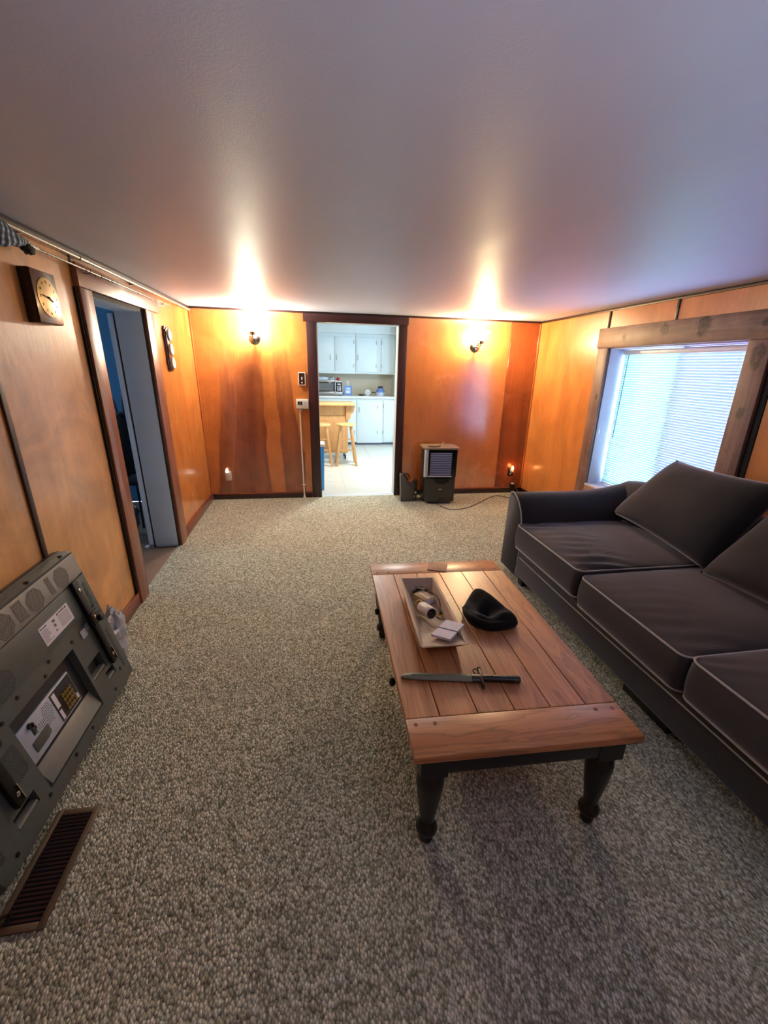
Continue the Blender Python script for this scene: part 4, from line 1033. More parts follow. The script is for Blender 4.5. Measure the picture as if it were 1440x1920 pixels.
b = B(); tube(b, smooth_path([(0.285, 0.018, 0.016), (0.279, 0.030, 0.018), (0.283, 0.042, 0.018), (0.292, 0.044, 0.018), (0.297, 0.037, 0.018)], 4), 0.0028, 6); obj('belt_hook', b, M['steel_dark'], by, smooth=True)
b = B(); box(b, 0.3005, 0.309, -0.050, 0.046, 0.003, 0.021); obj('guard', b, M['steel_dark'], by, bevel=0.002)
b = B(); cyl(b, (0.300, 0.052, 0.012), (0.310, 0.052, 0.012), 0.010, n=16); obj('muzzle_ring', b, M['steel_dark'], by, bevel=0.001)
b = B(); loft(b, [[Vector((x, w * math.cos(a), 0.013 + h * math.sin(a))) for a in [2 * PI * i / 16 for i in range(16)]] for x, w, h in ((0.3095, 0.014, 0.011), (0.330, 0.0145, 0.0115), (0.38, 0.0155, 0.0118), (0.425, 0.0165, 0.0122))]); obj('grip', b, M['black_plastic'], by, smooth=True)
b = B(); loft(b, [[Vector((x, w * math.cos(a), 0.013 + h * math.sin(a))) for a in [2 * PI * i / 16 for i in range(16)]] for x, w, h in ((0.4255, 0.0170, 0.0125), (0.446, 0.0175, 0.0125), (0.452, 0.012, 0.010))]); obj('pommel', b, M['steel_dark'], by, smooth=True, angle=50)
for x in (0.345, 0.405):
    b = B(); cyl(b, (x, 0, 0.0245), (x, 0, 0.0262), 0.004, n=10); obj('rivet', b, M['steel_dark'], by)
# ------------------------------------------------------------------ TELEVISION leaning face to the left wall
TA = math.radians(13.583)
tvM = Matrix(((0, -math.sin(TA), math.cos(TA)), (1, 0, 0), (0, math.cos(TA), math.sin(TA))))
tv = thing('television', 'grey flat-panel television leaning face to the wall, its back showing', 'television', (-0.95, 1.04, 0.0), tvM.to_euler())
M['tv_grey'] = pm('tv_back_grey', (88, 94, 90), (76, 82, 79), 30, 0.45, bump=0.06)
M['tv_band'] = pm('tv_vent_band', (148, 144, 138), (132, 128, 123), 30, 0.42)
M['tv_dark'] = pm('tv_recess', (46, 48, 52), (34, 36, 40), 20, 0.55)
M['tv_panel'] = pm('tv_connector_panel', (200, 208, 222), (184, 192, 208), 14, 0.35, metal=0.2)
M['tv_ledge'] = pm('tv_ledge', (142, 144, 138), (124, 126, 120), 30, 0.4)
M['ink'] = pm('ink', (40, 40, 46), (30, 30, 34), 40, 0.8)
M['ink_grey'] = pm('ink_grey', (120, 120, 130), (104, 104, 114), 40, 0.8)
def dots(name, face, hole, pitch, rot=PI / 4, size=0.36):
    t = NT(name)
    v = t.n('ShaderNodeTexVoronoi', voronoi_dimensions='2D'); v.inputs['Scale'].default_value = 1 / pitch; v.inputs['Randomness'].default_value = 0.0
    t.l(t.coord((1, 1, 1), (0, 0, rot)), v.inputs['Vector'])
    f = t.ramp(v.outputs['Distance'], [(size - 0.05, (0, 0, 0)), (size, (1, 1, 1))])
    t.bsdf(t.mix(f, lin(hole), lin(face)), 0.5, 0, t.bump(f, 0.6, 0.002))
    return t.m
M['vent_light'] = dots('tv_vent_light', (128, 124, 119), (14, 14, 15), 0.0066)
M['vent_dark'] = dots('tv_vent_dark', (76, 82, 84), (12, 12, 13), 0.0066)
M['vent_white'] = dots('tv_vent_white', (192, 200, 214), (30, 32, 38), 0.0088, 0.0, 0.30)
TC = (0.53, 0.3935)
def oring(a, b_, r, n): return [Vector((TC[0] + x, TC[1] + y, n)) for x, y in rrect(a, b_, r, 5)]
b = B(); loft(b, [oring(0.53, 0.3715, 0.02, -0.085), oring(0.53, 0.3715, 0.02, -0.052)]); obj('bezel', b, M['tv_dark'], tv, bevel=0.004)
b = B(); box(b, 0.045, 1.015, 0.09, 0.735, -0.0865, -0.0853); obj('screen', b, M['gloss_black'], tv)
b = B(); loft(b, [oring(0.526, 0.368, 0.02, -0.0518), oring(0.524, 0.366, 0.02, -0.016), oring(0.514, 0.356, 0.03, 0.0), oring(0.508, 0.350, 0.03, 0.0)], cap0=False, cap1=False); obj('rear_rim', b, M['tv_grey'], tv, smooth=True, angle=30)
xs = [0.020, 0.147, 0.26, 0.317, 0.745, 0.765, 0.85, 0.885, 0.925, 1.040]
ys = [0.042, 0.095, 0.115, 0.135, 0.165, 0.18, 0.205, 0.285, 0.405, 0.632]
holes = set()
for i in range(len(xs) - 1):
    for j in range(len(ys) - 1):
        cx, cy = (xs[i] + xs[i + 1]) / 2, (ys[j] + ys[j + 1]) / 2
        for x0, x1, y0, y1 in ((0.317, 0.745, 0.095, 0.405), (0.765, 0.885, 0.205, 0.285), (0.85, 0.925, 0.135, 0.18), (0.147, 0.26, 0.115, 0.165)):
            if x0 < cx < x1 and y0 < cy < y1: holes.add((i, j))
b = B(); slab(b, xs, ys, -0.0517, 0.0, holes); obj('back_cover', b, M['tv_grey'], tv)
b = B(); box(b, 0.024, 1.036, 0.479, 0.630, 0.0002, 0.005); obj('upper_cover', b, M['tv_grey'], tv, bevel=0.003)
b = B(); prism(b, [(0.024, 0.634), (0.93, 0.634), (1.03, 0.640), (1.036, 0.66), (1.036, 0.742), (0.024, 0.742)], -0.0517, 0.007, lambda a, c_, t_: (a, c_, t_)); obj('vent_band', b, M['tv_band'], tv, bevel=0.004)
b = B()
for y0, y1 in ((0.740, 0.7475),): box(b, 0.026, 1.034, y0, y1, 0.001, 0.0035)
obj('top_groove', b, M['tv_dark'], tv)
def octagon(cx, cy, a, c_, k=0.42):
    return [(cx + a * k, cy + c_), (cx + a, cy + c_ * k), (cx + a, cy - c_ * k), (cx + a * k, cy - c_), (cx - a * k, cy - c_), (cx - a, cy - c_ * k), (cx - a, cy + c_ * k), (cx - a * k, cy + c_)]
flat = lambda a, c_, t_: (a, c_, t_)
for cx in (0.888, 0.692, 0.500, 0.305, 0.130):
    b = B(); prism(b, octagon(cx, 0.686, 0.048, 0.046), 0.0072, 0.0080, flat); obj('vent', b, M['vent_light'], tv)
for cx, w_ in ((0.804, 0.014), (0.600, 0.026), (0.402, 0.014), (0.215, 0.026)):
    b = B(); prism(b, [(cx - w_, 0.652), (cx + w_, 0.652), (cx + w_ - 0.006, 0.730), (cx - w_ - 0.006, 0.730)], 0.0072, 0.0080, flat); obj('vent', b, M['vent_light'], tv)
b = B(); prism(b, octagon(0.375, 0.530, 0.055, 0.05), 0.0052, 0.0060, flat); obj('vent', b, M['vent_dark'], tv)
b = B(); prism(b, octagon(0.250, 0.290, 0.045, 0.06, 0.8), 0.0002, 0.0010, flat); obj('vent', b, M['vent_dark'], tv)
for y0, y1 in ((0.467, 0.598), (0.107, 0.331)):
    for x in (1.002, 0.058):
        b = B(); box(b, x - 0.010, x + 0.010, y0, y1, 0.0055 if y0 > 0.4 else 0.0002, 0.0062 if y0 > 0.4 else 0.001); obj('vent', b, M['vent_dark'], tv)
# recess with the connector panel
b = B(); box(b, 0.3171, 0.7449, 0.0951, 0.4049, -0.0515, -0.034); obj('recess_floor', b, M['tv_dark'], tv)
for x0, x1, y0, y1 in ((0.7655, 0.8845, 0.2055, 0.2845), (0.8505, 0.9245, 0.1355, 0.1795), (0.1475, 0.2595, 0.1155, 0.1645)):
    b = B(); box(b, x0, x1, y0, y1, -0.0515, -0.030); obj('recess_floor', b, M['black_plastic'], tv)
    b = B(); box(b, x0 + 0.006, x1 - 0.004, y0 + 0.001, y0 + 0.012, -0.0298, -0.004); obj('recess_lip', b, M['tv_ledge'], tv)
b = B(); loft(b, [[Vector(p) for p in q] for q in (((0.335, 0.100, -0.0335), (0.742, 0.100, -0.0335), (0.742, 0.100, -0.003), (0.335, 0.100, -0.003)), ((0.335, 0.180, -0.0335), (0.742, 0.180, -0.0335), (0.742, 0.180, -0.027), (0.335, 0.180, -0.027)))]); obj('ledge', b, M['tv_ledge'], tv, bevel=0.002)
b = B(); box(b, 0.335, 0.683, 0.196, 0.342, -0.0338, -0.022); cpn = obj('connector_panel', b, M['tv_panel'], tv, bevel=0.003)
b = B(); box(b, 0.538, 0.678, 0.203, 0.334, -0.0219, -0.0205); obj('port_block', b, M['tv_dark'], cpn)
pt = None
for i in range(4):
    for j in range(4):
        if pt is None:
            b = B(); lathe(b, [(0.0072, 0.0), (0.0072, 0.009), (0.0035, 0.009), (0.0035, 0.004)], 12); pt = obj('port', b, M['brass'], cpn, smooth=True); pt.location = (0.590 + i * 0.018, 0.228 + j * 0.021, -0.0205)
        else: inst(pt, 'port', cpn, (0.590 + i * 0.018, 0.228 + j * 0.021, -0.0205))
for q in ((0.544, 0.566, 0.262, 0.328), (0.544, 0.560, 0.208, 0.252), (0.662, 0.674, 0.212, 0.235)):
    b = B(); box(b, *q, -0.0204, -0.0200); obj('port_label', b, M['card'], cpn)
b = B(); prism(b, [(0.415, 0.252), (0.512, 0.246), (0.530, 0.300), (0.520, 0.328), (0.480, 0.328), (0.470, 0.296), (0.420, 0.292)], -0.0219, -0.0213, flat); obj('vent', b, M['vent_white'], cpn)
b = B(); prism(b, [(0.372, 0.222), (0.44, 0.222), (0.468, 0.230), (0.468, 0.266), (0.372, 0.262)], -0.0219, -0.0170, flat); obj('cover_plate', b, M['tv_grey'], cpn, bevel=0.001)
b = B(); lathe(b, [(0.012, 0.0), (0.012, 0.012), (0.007, 0.012), (0.007, 0.004)], 16, Matrix.Translation((0.400, 0.322, -0.0219))); obj('aerial_socket', b, M['steel_dark'], cpn, smooth=True)
for q in ((0.398, 0.412, 0.276, 0.310), (0.414, 0.426, 0.276, 0.304)):
    b = B(); box(b, *q, -0.0219, -0.0214); obj('port_label', b, M['ink'], cpn)
b = B()
for k in range(44): box(b, 0.345 + k * 0.0088, 0.350 + k * 0.0088, 0.380, 0.392, -0.0339, -0.0334)
o = obj('slot_row', b, M['black_plastic'], tv); o['kind'] = 'stuff'
# mounting rails
for xc in (0.925, 0.185):
    b = B(); box(b, xc - 0.020, xc + 0.020, 0.188, 0.640, 0.0055, 0.024); rl = obj('mounting_rail', b, M['black_iron'], tv, bevel=0.004)
    b = B(); box(b, xc - 0.036, xc + 0.040, 0.415, 0.472, 0.0245, 0.042); cyl(b, (xc + 0.012, 0.43, 0.042), (xc + 0.012, 0.43, 0.056), 0.016, n=14); obj('clamp', b, M['black_plastic'], rl, bevel=0.003)
    for y in (0.592, 0.455, 0.232):
        b = B(); lathe(b, [(0.009, 0.0), (0.009, 0.004), (0.004, 0.006)], 12, Matrix.Translation((xc + (0.0 if y != 0.455 else -0.02), y, 0.0242 if y != 0.455 else 0.0422))); obj('screw', b, M['chrome'], rl, smooth=True)
    b = B(); box(b, xc + 0.010, xc + 0.015, 0.20, 0.262, 0.0242, 0.030); obj('latch', b, M['chrome'], rl)
# sticker with print
b = B(); box(b, 0.627, 0.840, 0.503, 0.585, 0.0052, 0.0056); stk = obj('rating_label', b, M['card'], tv)
text('Panasonic', 0.0115, M['ink'], stk, (0.632, 0.5755, 0.0058))
text('WARNING', 0.0095, M['ink'], stk, (0.7885, 0.5755, 0.0058), align='CENTER')
b = B()
for x in (0.757, 0.820):
    prism(b, [(x - 0.006, 0.5705), (x + 0.006, 0.5705), (x, 0.5815)], 0.0057, 0.0060, flat)
obj('warning_triangles', b, M['ink'], stk)
b = B()
rs = random.Random(3)
for k in range(8): box(b, 0.632, 0.632 + rs.uniform(0.03, 0.06), 0.5625 - k * 0.0072, 0.5650 - k * 0.0072, 0.0057, 0.0059)
for k in range(12): box(b, 0.752, 0.752 + rs.uniform(0.066, 0.082), 0.5645 - k * 0.0046, 0.5660 - k * 0.0046, 0.0057, 0.0059)
for x, y, w_, h_ in ((0.712, 0.560, 0.018, 0.012), (0.712, 0.540, 0.014, 0.012), (0.710, 0.520, 0.01, 0.008)): box(b, x, x + w_, y, y + h_, 0.0057, 0.0059)
o = obj('small_print', b, M['ink_grey'], stk); o['kind'] = 'stuff'
b = B(); box(b, 0.828, 0.872, 0.392, 0.432, 0.0052 - 0.005, 0.0035); obj('clip_pocket', b, M['clear_grey'], tv, bevel=0.002)
b = B(); box(b, 0.872, 0.895, 0.408, 0.440, 0.0002, 0.006); obj('clip_pocket', b, M['tv_ledge'], tv, bevel=0.002)
sc_ = None
for x, y, z in ((0.62, 0.097 - 0.02, 0), (0.48, 0.077, 0), (0.86, 0.075, 0), (0.30, 0.43, 0), (0.76, 0.43, 0), (0.55, 0.42, 0), (0.30, 0.085, 0), (0.10, 0.075, 0), (0.96, 0.12, 0), (0.60, 0.452, 0), (0.40, 0.452, 0)):
    if sc_ is None:
        b = B(); lathe(b, [(0.008, 0.0002), (0.0075, 0.003), (0.003, 0.0035)], 12); sc_ = obj('screw', b, M['black_plastic'], tv, smooth=True); sc_.location = (x, y, z)
    else: inst(sc_, 'screw', tv, (x, y, z))
for x, y in ((0.97, 0.757), (0.72, 0.757), (0.47, 0.757), (0.22, 0.757)):
    b = B(); cyl(b, (x, y, -0.02), (x, y - 0.0, -0.0035), 0.006, n=10); obj('screw', b, M['black_plastic'], tv)

# clear plastic bag beside it
M['poly'] = pm('polythene', (206, 212, 224), (168, 176, 196), 9, 0.18, coat=0.5, trans=0.25)
b = B(); crumple(b, (-1.095, 2.235, 0.14), 0.050, 0.110, 0.150, 0.42, 30, 24, 2.5, 0.001); tag(obj('plastic_bag', b, M['poly'], None, smooth=True, angle=25), 'crumpled clear plastic bag tucked between the television and the baseboard', 'bag')

# floor register
fr = thing('floor_register', 'brown metal floor register set in the carpet in front of the television', 'vent', (-0.885, 1.145, 0))
M['reg_brown'] = pm('register_frame_paint', (112, 94, 74), (92, 76, 60), 30, 0.4, metal=0.2)
M['reg_dark'] = pm('register_slat_paint', (92, 68, 64), (66, 50, 48), 30, 0.35, metal=0.3)
b = B()
for x0, x1, y0, y1 in ((-0.072, -0.052, -0.190, 0.190), (0.052, 0.072, -0.190, 0.190), (-0.052, 0.052, -0.190, -0.168), (-0.052, 0.052, 0.168, 0.190)): box(b, x0, x1, y0, y1, 0.0006, 0.0075)
obj('frame', b, M['reg_brown'], fr, bevel=0.002)
b = B(); box(b, -0.052, 0.052, -0.168, 0.168, 0.0004, 0.0012); obj('duct_shade', b, M['black_gap'], fr)  # flat black plate stands in for the shade down the duct
sl_ = None
for k in range(23):
    y = -0.158 + k * 0.01435
    if sl_ is None:
        b = B(); box(b, -0.0515, 0.0515, -0.0032, 0.0032, -0.0015, 0.0015, Matrix.Rotation(0.5, 4, 'X')); sl_ = obj('slat', b, M['reg_dark'], fr); sl_.location = (0, y, 0.0042)
    else: inst(sl_, 'slat', fr, (0, y, 0.0042))
b = B(); tube(b, smooth_path([(-1.00, 0.80, 0.010), (-0.968, 0.90, 0.012), (-0.940, 0.965, 0.014), (-0.920, 0.985, 0.015), (-0.924, 1.002, 0.015), (-0.948, 0.992, 0.014), (-0.972, 0.955, 0.012), (-1.02, 0.88, 0.008)], 6), 0.0042, 6)
tag(obj('loose_cable', b, M['black_plastic'], None, smooth=True), 'black cord looped over the near end of the floor register', 'cord')

# ------------------------------------------------------------------ LEFT WALL things (local frame of the wall)
def left_thing(name, label, cat, n, y, z):
    th = TILT
    return thing(name, label, cat, (L + n * math.cos(th) + z * math.sin(th), y, -n * math.sin(th) + z * math.cos(th)), (0, th, 0))
# wall clock
ck = left_thing('wall_clock', 'square dark wooden wall clock with a round brass dial', 'clock', 0.0005, 2.456, 1.852)
M['clock_wood'] = wood('clock_wood', (122, 82, 62), (84, 54, 42), 2, 40, 0.3, coat=0.3)
M['clock_dark'] = wood('clock_side_wood', (46, 26, 22), (30, 17, 15), 2, 40, 0.35)
b = B(); box(b, 0.0, 0.046, -0.103, 0.103, -0.113, 0.113); obj('case', b, M['clock_dark'], ck, bevel=0.004)
b = B(); box(b, 0.0465, 0.050, -0.100, 0.100, -0.110, 0.110); obj('face_board', b, M['clock_wood'], ck, bevel=0.0015)
M['dial'] = pm('brass_dial', (226, 194, 128), (208, 172, 104), 8, 0.35, metal=0.35)
b = B(); lathe(b, [(0.083, 0.0), (0.085, 0.002), (0.082, 0.003)], 40, Matrix.Translation((0.0502, 0.004, 0.0)) @ Matrix.Rotation(PI / 2, 4, 'Y')); dl = obj('dial', b, M['dial'], ck, smooth=True, angle=30)
for h_ in range(1, 13):
    a = PI / 2 - h_ * PI / 6
    text(str(h_), 0.017, M['ink'], dl, (0.0536, 0.004 + 0.066 * math.cos(a), 0.066 * math.sin(a)), (PI / 2, 0, PI / 2), name='numeral', align='CENTER')
def hand(a, ln, w_):
    b = B(); prism(b, [(-0.012, -w_), (ln * 0.7, -w_ * 1.3), (ln, 0), (ln * 0.7, w_ * 1.3), (-0.012, w_)], 0.0545, 0.0553, lambda p, q, t_: (t_, 0.004 + p * math.cos(a) - q * math.sin(a), p * math.sin(a) + q * math.cos(a))); return obj('hand', b, M['ink'], ck)
hand(math.radians(172), 0.066, 0.0018); hand(math.radians(-24), 0.042, 0.0026)
b = B(); lathe(b, [(0.005, 0.0), (0.004, 0.005)], 12, Matrix.Translation((0.0536, 0.004, 0)) @ Matrix.Rotation(PI / 2, 4, 'Y')); obj('hub', b, M['ink'], ck)
# weather station
ws = left_thing('weather_station', 'dark wooden weather station with three white dials between doorway and corner', 'weather station', 0.0005, 4.385, 1.69)
M['ws_wood'] = wood('plaque_wood', (92, 44, 34), (60, 26, 22), 2, 40, 0.3, coat=0.4)
ol = [(-0.045, 0.19), (-0.07, 0.165), (-0.062, 0.14), (-0.082, 0.118), (-0.066, 0.07), (-0.066, -0.07), (-0.082, -0.118), (-0.062, -0.14), (-0.07, -0.165), (-0.045, -0.19)]
ol = ol + [(-a, z) for a, z in ol[::-1]]
b = B(); prism(b, ol, 0.0, 0.016, lambda a, z, t_: (t_, a, z)); obj('board', b, M['ws_wood'], ws, bevel=0.003)
b = B(); prism(b, [(a * 0.86, z * 0.93) for a, z in ol], 0.0165, 0.026, lambda a, z, t_: (t_, a, z)); obj('raised_board', b, M['ws_wood'], ws, bevel=0.004)
for z in (0.116, -0.002, -0.118):
    b = B(); lathe(b, [(0.046, 0.0), (0.048, 0.012), (0.044, 0.016), (0.040, 0.014), (0.002, 0.014)], 26, Matrix.Translation((0.0262, 0, z)) @ Matrix.Rotation(PI / 2, 4, 'Y')); dd = obj('dial', b, M['white_plastic'], ws, smooth=True, angle=30)
    b = B(); box(b, 0.0405, 0.0412, -0.022, 0.022, z - 0.0015, z + 0.0015, None); obj('needle', b, M['ink'], dd)
# metal pipe under the ceiling
pp = left_thing('metal_pipe', 'pale metal pipe fixed along the left wall under the ceiling', 'pipe', 0.031, 0, 2.108)
M['pipe_paint'] = pm('pipe_metal', (206, 196, 178), (178, 168, 150), 20, 0.25, metal=0.45)
b = B(); cyl(b, (0, REAR + 0.05, 0), (0, 2.915, 0), 0.0095, n=12); obj('run', b, M['pipe_paint'], pp, smooth=True)
b = B(); cyl(b, (0, 2.995, 0), (0, 5.25, -0.004), 0.0095, n=12); obj('run', b, M['pipe_paint'], pp, smooth=True)
b = B(); cyl(b, (0, 2.91, 0), (0, 3.0, 0), 0.0125, n=12); obj('coupling', b, M['pipe_paint'], pp, smooth=True)
for y in (1.2, 2.4, 3.72, 4.9):
    b = B(); box(b, -0.030, 0.002, y - 0.008, y + 0.008, -0.0115, 0.0115); obj('strap', b, M['pipe_paint'], pp)
# fishing rod
rd = left_thing('fishing_rod', 'slender fishing rod hung above the left doorway, its handle wrapped in blue plaid cloth', 'fishing rod', 0.060, 2.42, 2.045)
M['rod'] = pm('rod_metal', (70, 56, 48), (150, 140, 128), 60, 0.25, metal=0.4)
b = B(); tube(b, [(0, 0.0, 0.004), (0, 0.55, 0.002), (0, 1.2, 0.0), (0, 2.02, -0.006)], [0.0060, 0.0052, 0.0042, 0.0016], 8); obj('blank', b, M['rod'], rd, smooth=True)
b = B(); cyl(b, (0, 0.02, 0.004), (0, -0.05, 0.005), 0.010, 0.013, 10); obj('grip_end', b, M['ivory_plastic'], rd, smooth=True)
t = NT('plaid_cloth')
wv = t.n('ShaderNodeTexWave', wave_type='BANDS', bands_direction='Y'); wv.inputs['Scale'].default_value = 9; wv.inputs['Distortion'].default_value = 1.5
t.l(t.coord(), wv.inputs['Vector'])
wv2 = t.n('ShaderNodeTexWave', wave_type='BANDS', bands_direction='Z'); wv2.inputs['Scale'].default_value = 14; wv2.inputs['Distortion'].default_value = 1.0
t.l(t.coord(), wv2.inputs['Vector'])
c1 = t.ramp(wv.outputs[0], [(0.0, lin((16, 22, 36))), (0.4, lin((40, 68, 104))), (0.75, lin((96, 138, 180))), (0.93, lin((190, 206, 224)))])
c2 = t.ramp(wv2.outputs[0], [(0.3, (0.45, 0.45, 0.5)), (0.8, (1.1, 1.1, 1.1))])
t.bsdf(t.mix(0.8, c1, c2, 'MULTIPLY'), 0.85)
M['plaid'] = t.m
b = B(); rings = []
for k in range(30):
    u = k / 29; y = -0.05 - u * 0.50; rr = 0.012 + 0.030 * min(1, u * 3.0) * (1 - 0.25 * u)
    ring = []
    for i in range(20):
        a = 2 * PI * i / 20
        q = rr * (1 + 0.16 * math.sin(3 * a + u * 14) + 0.22 * noise.noise(Vector((math.cos(a) * 1.3, math.sin(a) * 1.3, u * 7))))
        ring.append(Vector((q * math.cos(a) * 0.9, y, 0.010 + q * math.sin(a) * 1.1 - 0.004)))
    rings.append(ring)
loft(b, rings); obj('cloth_wrap', b, M['plaid'], rd, smooth=True, angle=180)
b = B(); crumple(b, (0, -0.055, -0.012), 0.016, 0.045, 0.022, 0.4, 16, 12, 6.0); obj('cloth_knot', b, pm('navy_cloth', (24, 28, 42), (14, 16, 26), 40, 0.9), rd, smooth=True, angle=180)
for y in (0.56, 1.22, 1.75):
    b = B(); tube(b, [(0.004, y - 0.02, -0.004), (0.012, y, -0.018), (0.004, y + 0.02, -0.004)], 0.0014, 6); obj('line_guide', b, M['steel_dark'], rd, smooth=True)
b = B(); cyl(b, (0, 0.66, 0.002), (0, 0.76, 0.0015), 0.0072, 0.0068, 10); cyl(b, (0, 0.80, 0.0015), (0, 0.90, 0.001), 0.0068, 0.0060, 10); obj('wrapping', b, M['black_plastic'], rd, smooth=True)
for y in (0.50, 1.80):
    b = B(); tube(b, smooth_path([(-0.028, y, -0.008), (0.0, y, -0.012), (0.012, y, -0.004), (0.013, y, 0.012)], 4), 0.0022, 6); obj('nail', b, M['steel_dark'], rd, smooth=True)

# ------------------------------------------------------------------ BACK WALL things
M['shade'] = None
t = NT('lit_frosted_glass')
e = t.n('ShaderNodeEmission'); e.inputs[0].default_value = (1.0, 0.80, 0.46, 1); e.inputs[1].default_value = 9.0
tr = t.n('ShaderNodeBsdfTransparent'); tr.inputs[0].default_value = (1, 0.96, 0.88, 1)
mx = t.n('ShaderNodeMixShader'); mx.inputs[0].default_value = 0.42
t.l(tr.outputs[0], mx.inputs[1]); t.l(e.outputs[0], mx.inputs[2]); t.l(mx.outputs[0], t.out.inputs[0])
M['shade'] = t.m
def sconce(x, z, label, power, col, tilt):
    s = thing('wall_sconce', label, 'wall lamp', (x, D - 0.0005, z), (0, tilt, 0), group='lit sconces on the back wall')
    Rx = Matrix.Rotation(PI / 2, 4, 'X')
    b = B(); lathe(b, [(0.062, 0.0), (0.062, 0.006), (0.050, 0.016), (0.028, 0.022), (0.010, 0.024)], 28, Rx); obj('backplate', b, M['chrome'], s, smooth=True)
    b = B(); tube(b, smooth_path([(0, -0.02, 0.0), (0, -0.06, -0.006), (0, -0.165, 0.004), (0, -0.175, 0.030)], 5), 0.008, 10); obj('arm', b, M['chrome'], s, smooth=True)
    b = B(); lathe(b, [(0.012, 0.022), (0.030, 0.028), (0.034, 0.045), (0.032, 0.062), (0.026, 0.064)], 24, Matrix.Translation((0, -0.175, 0))); obj('socket_cup', b, M['chrome'], s, smooth=True)
    b = B(); rings = []
    for r, h, ruf in ((0.030, 0.066, 0), (0.040, 0.075, 0), (0.058, 0.092, 0.01), (0.070, 0.115, 0.03), (0.073, 0.135, 0.05), (0.072, 0.152, 0.08), (0.080, 0.172, 0.14)):
        rings.append([Vector((r * (1 + ruf * math.cos(6 * a)) * math.cos(a), -0.175 + r * (1 + ruf * math.cos(6 * a)) * math.sin(a), h + ruf * 0.02 * math.cos(6 * a))) for a in [2 * PI * i / 48 for i in range(48)]])
    loft(b, rings, cap0=True, cap1=False); obj('shade', b, M['shade'], s, smooth=True)
    l = bpy.data.lights.new('sconce_bulb', 'POINT'); l.energy = power; l.color = col; l.shadow_soft_size = 0.028
    o = bpy.data.objects.new('sconce_bulb', l); COL.objects.link(o); o.parent = s; o.location = (0, -0.175, 0.100)
    return s
sconce(-0.576, 1.848, 'lit glass wall sconce left of the kitchen doorway', SCONCE_W * 1.15, (1.0, 1.0, 0.84), 0.0)
sconce(1.992, 1.836, 'lit glass wall sconce right of the kitchen doorway', SCONCE_W, (1.0, 0.82, 0.48), 0.10)

sw = thing('light_switch', 'brown light switch plate in a white surround left of the kitchen doorway', 'switch', (-0.074, D - 0.0005, 1.430))
b = B()
for x0, x1, z0, z1 in ((-0.040, -0.033, -0.072, 0.072), (0.033, 0.040, -0.072, 0.072), (-0.033, 0.033, 0.063, 0.072), (-0.033, 0.033, -0.072, -0.066)): box(b, x0, x1, -0.020, 0.0, z0, z1)
obj('surround', b, M['white_plastic'], sw)
b = B(); box(b, -0.0328, 0.0328, -0.014, 0.0, -0.0658, 0.0628); obj('plate', b, pm('brown_plate', (66, 34, 34), (48, 24, 26), 14, 0.3), sw)
b = B(); box(b, -0.006, 0.006, -0.026, -0.0142, -0.014, 0.020); obj('toggle', b, M['white_plastic'], sw, bevel=0.002)
b = B(); lathe(b, [(0.009, 0), (0.007, 0.006)], 12, Matrix.Translation((0, -0.0142, -0.043)) @ Matrix.Rotation(PI / 2, 4, 'X')); obj('dimmer_dial', b, M['ivory_plastic'], sw)
b = B(); cyl(b, (0, -0.0142, 0.044), (0, -0.016, 0.044), 0.003, n=8); obj('screw', b, M['brass'], sw)

th_ = thing('thermostat', 'white box thermostat with a small dark display beside the kitchen doorway', 'thermostat', (-0.073, D - 0.0005, 1.148))
b = B(); box(b, -0.077, 0.064, -0.038, 0.0, -0.054, 0.054); obj('body', b, M['white_plastic'], th_, bevel=0.005)
b = B(); box(b, -0.060, -0.006, -0.0405, -0.0385, -0.008, 0.030); ds = obj('display', b, pm('lcd_dark', (44, 50, 50), (36, 42, 42), 10, 0.2), th_)
text('70', 0.028, pm('lcd_digits', (150, 160, 156), (130, 140, 136), 10, 0.5), ds, (-0.033, -0.0408, 0.011), (PI / 2, 0, 0), align='CENTER')
for x, z in ((0.022, 0.022), (0.022, 0.0), (0.042, 0.022)):
    b = B(); box(b, x - 0.008, x + 0.008, -0.0405, -0.0385, z - 0.006, z + 0.006); obj('button', b, M['clear_grey'], th_)
cdx = thing('conduit', 'thin white conduit running from the thermostat down to the floor', 'conduit', (-0.1, D - 0.0005, 0.0))
b = B(); tube(b, [(-0.010, -0.012, 1.092), (-0.004, -0.012, 0.55), (0.006, -0.026, 0.02)], 0.0085, 10); obj('run', b, M['ivory_plastic'], cdx, smooth=True)
b = B(); box(b, -0.034, 0.016, -0.022, -0.0005, 1.070, 1.080); obj('strap', b, M['ivory_plastic'], cdx, bevel=0.002)
b = B(); box(b, -0.016, 0.026, -0.034, -0.0245, 0.165, 0.178); obj('strap', b, M['ivory_plastic'], cdx, bevel=0.002)
b = B(); lathe(b, [(0.020, 0.001), (0.018, 0.012), (0.011, 0.022), (0.011, 0.05)], 14, Matrix.Translation((0.008, -0.040, 0.0))); obj('floor_flange', b, M['ivory_plastic'], cdx, smooth=True)

